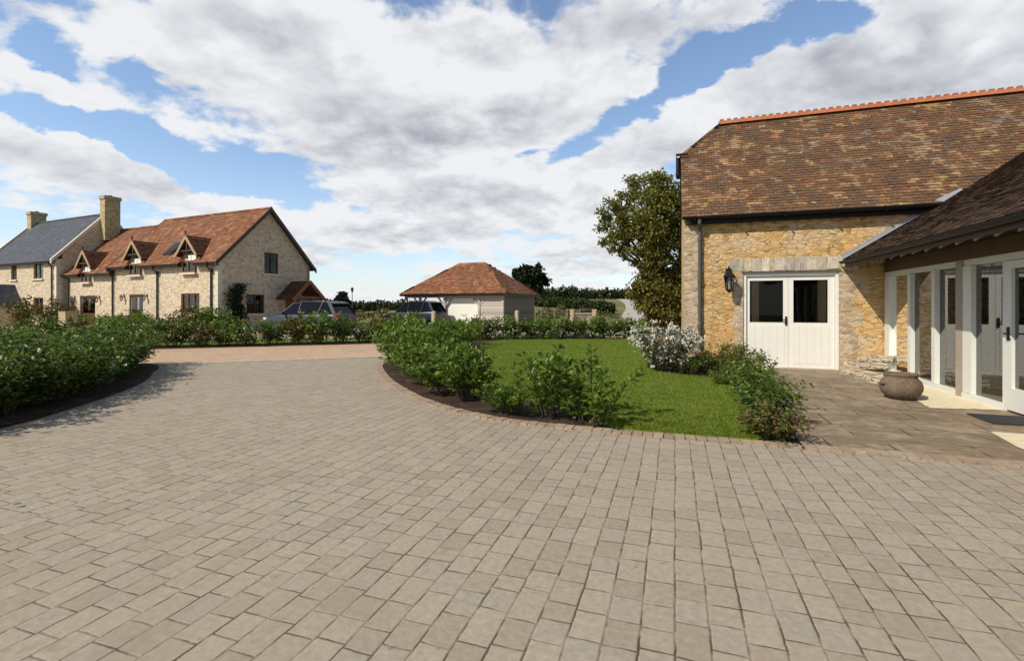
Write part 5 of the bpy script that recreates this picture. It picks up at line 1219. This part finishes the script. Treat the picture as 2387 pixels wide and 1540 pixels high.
# ================================================================ VEHICLES
def car(name, label, loc, rz, paint, L=4.75, Wd=1.86, Hh=1.72, suv=True, cat='car'):
    """x forwards; lower body lofted from cross-sections, glasshouse, roof, pillars, four wheels"""
    th = thing(name, label, cat, loc, rz); hl = L / 2; hw = Wd / 2
    st = [(hl, .42, .70, .62), (hl - .10, .34, .80, .80), (hl - .35, .30, .93, .88), (hl - .95, .28, 1.02, .95), (hl - 1.35, .28, 1.06, .98), (0, .27, 1.04, 1.0), (-hl + 1.0, .28, 1.07, .99), (-hl + .30, .32, 1.10, .93), (-hl + .06, .40, 1.04, .86), (-hl, .50, .90, .78)]
    b = MB(); rings = []
    for (x, zb, zt, wf) in st:
        w = hw * wf; zm = zb + (zt - zb) * .55
        rings.append([(x, -w * .80, zb), (x, -w, zb + .14), (x, -w * 1.0, zm), (x, -w * .95, zt - .05), (x, -w * .86, zt), (x, 0, zt + .03), (x, w * .86, zt), (x, w * .95, zt - .05), (x, w, zm), (x, w, zb + .14), (x, w * .80, zb)])
    n = len(rings[0]); b.add([p for r in rings for p in r], [(i * n + k, i * n + (k + 1) % n, (i + 1) * n + (k + 1) % n, (i + 1) * n + k) for i in range(len(rings) - 1) for k in range(n)] + [tuple(range(n)), tuple(range((len(rings) - 1) * n + n - 1, (len(rings) - 1) * n - 1, -1))])
    bo = b.build('body', paint, th, smooth=True); md = bo.modifiers.new('sub', 'SUBSURF'); md.levels = 1; md.render_levels = 2
    prof = [(hl - 1.28, 1.04), (hl - 2.02, Hh - .10), (hl - 2.35, Hh - .05), (-hl + .62, Hh - .08), (-hl + .16, 1.06)]
    wb, wt = hw * .88, hw * .70; g = MB(); wy = [wb, wt, wt, wt * .98, wb * .96]
    V = [(x, -w, z) for (x, z), w in zip(prof, wy)] + [(x, w, z) for (x, z), w in zip(prof, wy)]; m = len(prof)
    g.add(V, [tuple(range(m)), tuple(range(2 * m - 1, m - 1, -1))] + [(i, i + m, (i + 1) % m + m, (i + 1) % m) for i in range(m)]); g.build('window', M['car_glass'], th)
    r = MB(); rp = [(hl - 1.98, Hh - .11), (hl - 2.35, Hh - .035), (-.2, Hh), (-hl + .9, Hh - .03), (-hl + .42, Hh - .10)]
    for s in ((wt + .012),): r.prism([(x, -s, z) for x, z in rp] + [(x, -s, z - .06) for x, z in reversed(rp)], (0, 2 * s, 0))
    r.build('roof', paint, th)
    for s in (-1, 1):
        p_ = MB()
        for (xa, xb_, wdt) in ((hl - 1.28, hl - 2.02, .07), (.02, -.06, .07), (-hl + 1.2, -hl + 1.0, .07), (-hl + .18, -hl + .62, .16)):
            p_.beam((xa, s * (wb + .004), 1.04), (xb_, s * (wt + .006), Hh - .08), wdt, .04, (0, s, .3))
        p_.beam((hl - 1.3, s * (wb + .01), 1.05), (-hl + .25, s * (wb + .005), 1.07), .03, .02)
        p_.build('pillar', paint, th)
        for x in (hl - .92, -hl + .95):
            w = MB(); prof_ = [(.20, -.10), (.31, -.11), (.345, -.07), (.345, .07), (.31, .11), (.20, .10)]; vs = []; k = 24
            for (rr, yy) in prof_:
                for i in range(k): a = 2 * math.pi * i / k; vs.append((x + rr * math.cos(a), s * (hw - .12) + yy, .345 + rr * math.sin(a)))
            w.add(vs, [(j * k + i, j * k + (i + 1) % k, ((j + 1) % 6) * k + (i + 1) % k, ((j + 1) % 6) * k + i) for j in range(5) for i in range(k)]); wo = w.build('wheel', M['tyre'], th, smooth=True)
            w = MB(); c = Vector((x, s * (hw - .03), .345))
            for i in range(7): a = 2 * math.pi * i / 7; w.beam(c, c + Vector((math.cos(a) * .21, 0, math.sin(a) * .21)), .05, .03, (0, 1, 0))
            w.tube([c - Y * .05, c + Y * .02], .21, 20, False); w.tube([c - Y * .06, c - Y * .05], .21, 20); w.build('rim', M['rim'], wo)
        w = MB(); w.obox((hl - .17, s * hw * .66, .80), X * .10, Y * .17, Z * .065); bevel(w.build('headlight', M['headlight'], th), .03)
        w = MB(); w.obox((-hl + .12, s * hw * .80, .96), X * .09, Y * .09, Z * .12); bevel(w.build('taillight', M['taillight'], th), .02)
        w = MB(); w.obox((hl - 1.55, s * (hw + .06), 1.10), X * .06, Y * .10, Z * .07); bevel(w.build('mirror', paint, th), .03)
        w = MB(); w.box(-.25, -.08, s * hw * .995 - .02, s * hw * .995 + .02, .90, .93); w.box(-1.25, -1.08, s * hw * .995 - .02, s * hw * .995 + .02, .91, .94); w.build('door_handle', M['rim'], th)
    w = MB(); w.obox((hl - .03, 0, .60), X * .03, Y * .42, Z * .12); w.build('grille', M['black'], th)
    if suv:
        w = MB()
        for s in (-1, 1): w.beam((.25, s * (wt - .06), Hh + .04), (-hl + .9, s * (wt - .06), Hh + .03), .03, .03)
        w.build('roof_rail', M['black'], th)
    return th
p = P(722, 712, 25.3); p.z = -.03
car('parked_car', 'steel blue estate car parked outside the cottage gable', p, HROT + math.pi + rad(6), M['car_silver'])
p = P(966, 712, 34.8); p.z = -.03
car('parked_car', 'dark blue car parked in the open bay of the carport', p, HROT + math.pi, M['car_blue'], 4.6, 1.85, 1.80)

# ================================================================ SMALL THINGS
def lantern(label, loc, rz, s=1.0, mat='black'):
    th = thing('wall_lantern', label, 'lantern', loc, rz, None)       # y points away from the wall (towards -y)
    b = MB(); b.obox((0, -.012 * s, .10 * s), X * .05 * s, Y * .012 * s, Z * .11 * s); b.tube([(0, -.02 * s, .16 * s), (0, -.10 * s, .24 * s), (0, -.18 * s, .22 * s), (0, -.18 * s, .13 * s)], .012 * s, 6); b.build('bracket', M[mat], th)
    b = MB(); b.lathe([(.0, .17 * s), (.03 * s, .15 * s), (.105 * s, .06 * s), (.105 * s, .045 * s), (.085 * s, .045 * s)], 6, (0, -.18 * s, 0)); b.lathe([(.045 * s, -.215 * s), (.06 * s, -.19 * s), (.0, -.19 * s)], 6, (0, -.18 * s, 0)); b.lathe([(0, -.26 * s), (.02 * s, -.24 * s), (.045 * s, -.215 * s)], 6, (0, -.18 * s, 0))
    for k in range(6):
        a = math.pi / 3 * k; b.tube([(.085 * s * math.cos(a), -.18 * s + .085 * s * math.sin(a), .05 * s), (.055 * s * math.cos(a), -.18 * s + .055 * s * math.sin(a), -.2 * s)], .007 * s, 4)
    b.build('cage', M[mat], th)
    b = MB(); b.lathe([(.08 * s, .045 * s), (.052 * s, -.19 * s)], 6, (0, -.18 * s, 0)); b.build('pane', M['glass'], th)
    return th
lantern('large black carriage lantern on the barn wall left of the white doors', (1.19, 12.49, 2.06), 0, 1.25)
for (x, lab) in ((-8.95, 'small black lantern left of the near cottage door'), (-6.55, 'small black lantern right of the near cottage door')): p = H(x, -.01, 1.95); lantern(lab, p, HROT, .95)
for (x, lab) in ((-14.75, 'small black lantern left of the wide far cottage doors'), (-11.75, 'small black lantern right of the wide far cottage doors')): p = H(x, -.01, 1.9); lantern(lab, p, HROT, .95)
# clay pot
p = G(2100, 930)
pt = thing('clay_pot', 'squat weathered brown clay pot on the patio by the glazing', 'pot', (p.x, p.y, .012))
b = MB(); b.lathe([(.0, .0), (.18, .0), (.23, .03), (.29, .10), (.32, .18), (.318, .25), (.285, .325), (.245, .37), (.238, .385), (.25, .41), (.262, .43), (.255, .448), (.235, .445), (.222, .41), (.225, .37), (.27, .28), (.28, .2), (.2, .06), (0, .05)], 40); pt.scale = (.85, .85, .88); po = b.build('body', M['pot'], pt, smooth=True)
b = MB(); b.lathe([(0, .24), (.12, .25), (.272, .24)], 24); b.build('earth', M['soil'], pt)
for a in (0.3, 3.44):
    b = MB(); c = Vector((math.cos(a), math.sin(a), 0)); sd = Vector((-c.y, c.x, 0)); b.tube([c * .30 + Z * .27 - sd * .05, c * .345 + Z * .275 - sd * .03, c * .35 + Z * .275 + sd * .03, c * .30 + Z * .27 + sd * .05], .016, 8); b.build('lug', M['pot'], pt, smooth=True)
# door mat
mt = MB(); mt.box(3.66, 4.24, 7.45, 8.02, .013, .028); o = bevel(mt.build('door_mat', M['rubber']), .006); tag(o, 'dark grey door mat on the paving before the glazed door', 'mat')
# loose ledge of flat stones against the barn wall
rs_ = random.Random(21)
for i, (px, py, sx, sy, sz, z0, lab) in enumerate(((1985, 872, .22, .16, .05, .012, 'flat pale stone lying nearest the white doors'), (2022, 882, .26, .17, .06, .012, 'flat cream stone at the middle of the ledge foot'), (2050, 893, .19, .15, .06, .012, 'pinkish stone at the pot end of the stone ledge'), (2000, 868, .28, .14, .05, .14, 'broad grey stone on top near the white doors'), (2040, 876, .30, .15, .05, .155, 'broad cream stone on top behind the clay pot'), (2015, 864, .32, .13, .045, .265, 'long dark edged slab topping the ledge'), (2056, 872, .22, .13, .06, .28, 'thick pale stone on top against the window frame'))):
    p = G(px, py); b = MB(); n = 9; pts = []
    for k in range(n): a = 2 * math.pi * k / n; rr = rs_.uniform(.85, 1.15); pts.append((math.cos(a) * sx * rr, math.sin(a) * sy * rr))
    b.add([(x * .97, y * .97, 0) for x, y in pts] + [(x, y, sz * .6) for x, y in pts] + [(x * .94, y * .94, sz * 2 + rs_.uniform(-.012, .012)) for x, y in pts], [(k, (k + 1) % n, n + (k + 1) % n, n + k) for k in range(n)] + [(n + k, n + (k + 1) % n, 2 * n + (k + 1) % n, 2 * n + k) for k in range(n)] + [tuple(range(2 * n, 3 * n)), tuple(range(n - 1, -1, -1))])
    o = b.build('stone', M['ledge']); y_ = min(p.y, 12.2); o.location = (p.x, y_, z0); tag(o, lab, 'stone', 'stones of the low ledge by the barn wall')
# timber posts, rail fence, gate, lamp post, planter
def post(label, px, d, h, r=.09):
    p = P(px, 712, d); b = MB(); b.box(-r, r, -r, r, -.1, h - .04); b.lathe([(r * 1.38, h - .04), (r * .9, h), (0, h + .02)], 4); o = b.build('timber_post', M['post_wood']); o.location = (p.x, p.y, max(-.03, terr(p.x, p.y) if d > 40 else -.03)); o.rotation_euler = (0, 0, HROT); return tag(o, label, 'post', 'timber posts along the drive to the carport')
post('pale timber post in front of the open carport bay, nearest the lane', 947, 24.0, 1.02); post('pale timber post in front of the dark parked car', 1011, 25.5, 1.18); post('pale timber post before the dark side wall of the carport', 1205, 27.5, 1.2)
fp = [P(px, 712, d) for px, d in ((1262, 46), (1292, 46.5), (1322, 47), (1352, 47.5), (1384, 48))]
fe = thing('rail_fence', 'weathered post and rail fence crossing the field beside the carport', 'fence', (fp[0].x, fp[0].y, terr(fp[0].x, fp[0].y)))
o0 = Vector(fe.location)
for p in fp: g_ = terr(p.x, p.y); b = MB(); q = Vector((p.x, p.y, g_)) - o0; b.box(q.x - .06, q.x + .06, q.y - .06, q.y + .06, q.z - .1, q.z + 1.12); b.build('post', M['boards_dark'], fe)
for hh in (.45, .78, 1.05):
    b = MB()
    for a, c in zip(fp, fp[1:]): b.beam(Vector((a.x, a.y, terr(a.x, a.y) + hh)) - o0, Vector((c.x, c.y, terr(c.x, c.y) + hh)) - o0, .05, .11)
    b.build('rail', M['boards_dark'], fe)
def lowwall(label, pxa, pxb, d, h):
    a, c = P(pxa, 712, d), P(pxb, 712, d + .5); a.z = c.z = terr(a.x, a.y); b = MB(); b.beam(a + Z * h / 2, c + Z * h / 2, .4, h); b.beam(a + Z * (h + .04), c + Z * (h + .04), .5, .09); o = b.build('stone_wall', M['cot_stone']); return tag(o, label, 'wall')
lowwall('low stretch of cream stone wall by the field gate, left of the track', 1333, 1388, 41.0, .78)
post('squat pale gate post on the field wall, left of the track', 1334, 40.4, 1.15, .16); post('squat pale gate post at the track end of the field wall', 1386, 40.6, 1.15, .16)
p = P(821, 712, 58); lp = thing('street_lamp', 'thin lamp post with a square head beyond the parked estate car', 'lamp post', (p.x, p.y, terr(p.x, p.y)))
b = MB(); b.tube([(0, 0, 0), (0, 0, 3.1)], .04, 8); b.build('pole', M['pipe'], lp); b = MB(); b.lathe([(.12, 3.1), (.22, 3.5), (.25, 3.52), (.05, 3.7), (0, 3.72)], 4); b.build('lamp_head', M['pipe'], lp)
p = H(-9.55, -2.6); plt = thing('planter_box', 'pale slatted wooden planter box in front of the cottages', 'planter', (p.x, p.y, -.03), HROT)
b = MB()
for k in range(5): b.box(-.38 + k * .154, -.38 + k * .154 + .145, -.3, -.275, .05, 1.1); b.box(-.38 + k * .154, -.38 + k * .154 + .145, .275, .3, .05, 1.1)
b.box(-.39, -.36, -.274, .274, .05, 1.1); b.box(.36, .39, -.274, .274, .05, 1.1); b.box(-.41, .41, -.32, .32, 1.10, 1.14); b.build('box', M['post_wood'], plt); b = MB(); b.box(-.36, .36, -.27, .27, .9, 1.02); b.build('earth', M['soil'], plt)
# a few fallen leaves
for i, (px, py, lab) in enumerate(((1395, 985, 'yellowed fallen leaf on the mulch below the airy laurels'), (1408, 999, 'yellow fallen leaf on the brick edging'), (1340, 985, 'pale fallen leaf on the mulch by the laurel stems'), (2023, 1060, 'white fallen petal on the patio flagstones'), (52, 1180, 'single green fallen leaf on the setts, far left'))):
    p = G(px, py); o = leaf_mesh('fallen_leaf', np.array([[0, 0, 0.0]]), np.array([[math.cos(i), math.sin(i), .05]]), np.array([[.1, .1, 1.]]), np.array([.12 if i < 3 else .05]), np.array([.06 if i < 3 else .035]), M[('petal' if i == 3 else ('blade' if i == 4 else 'yleaf'))]) if True else None
    o.location = (p.x, p.y, .05 if i < 3 else .022); tag(o, lab, 'leaf')
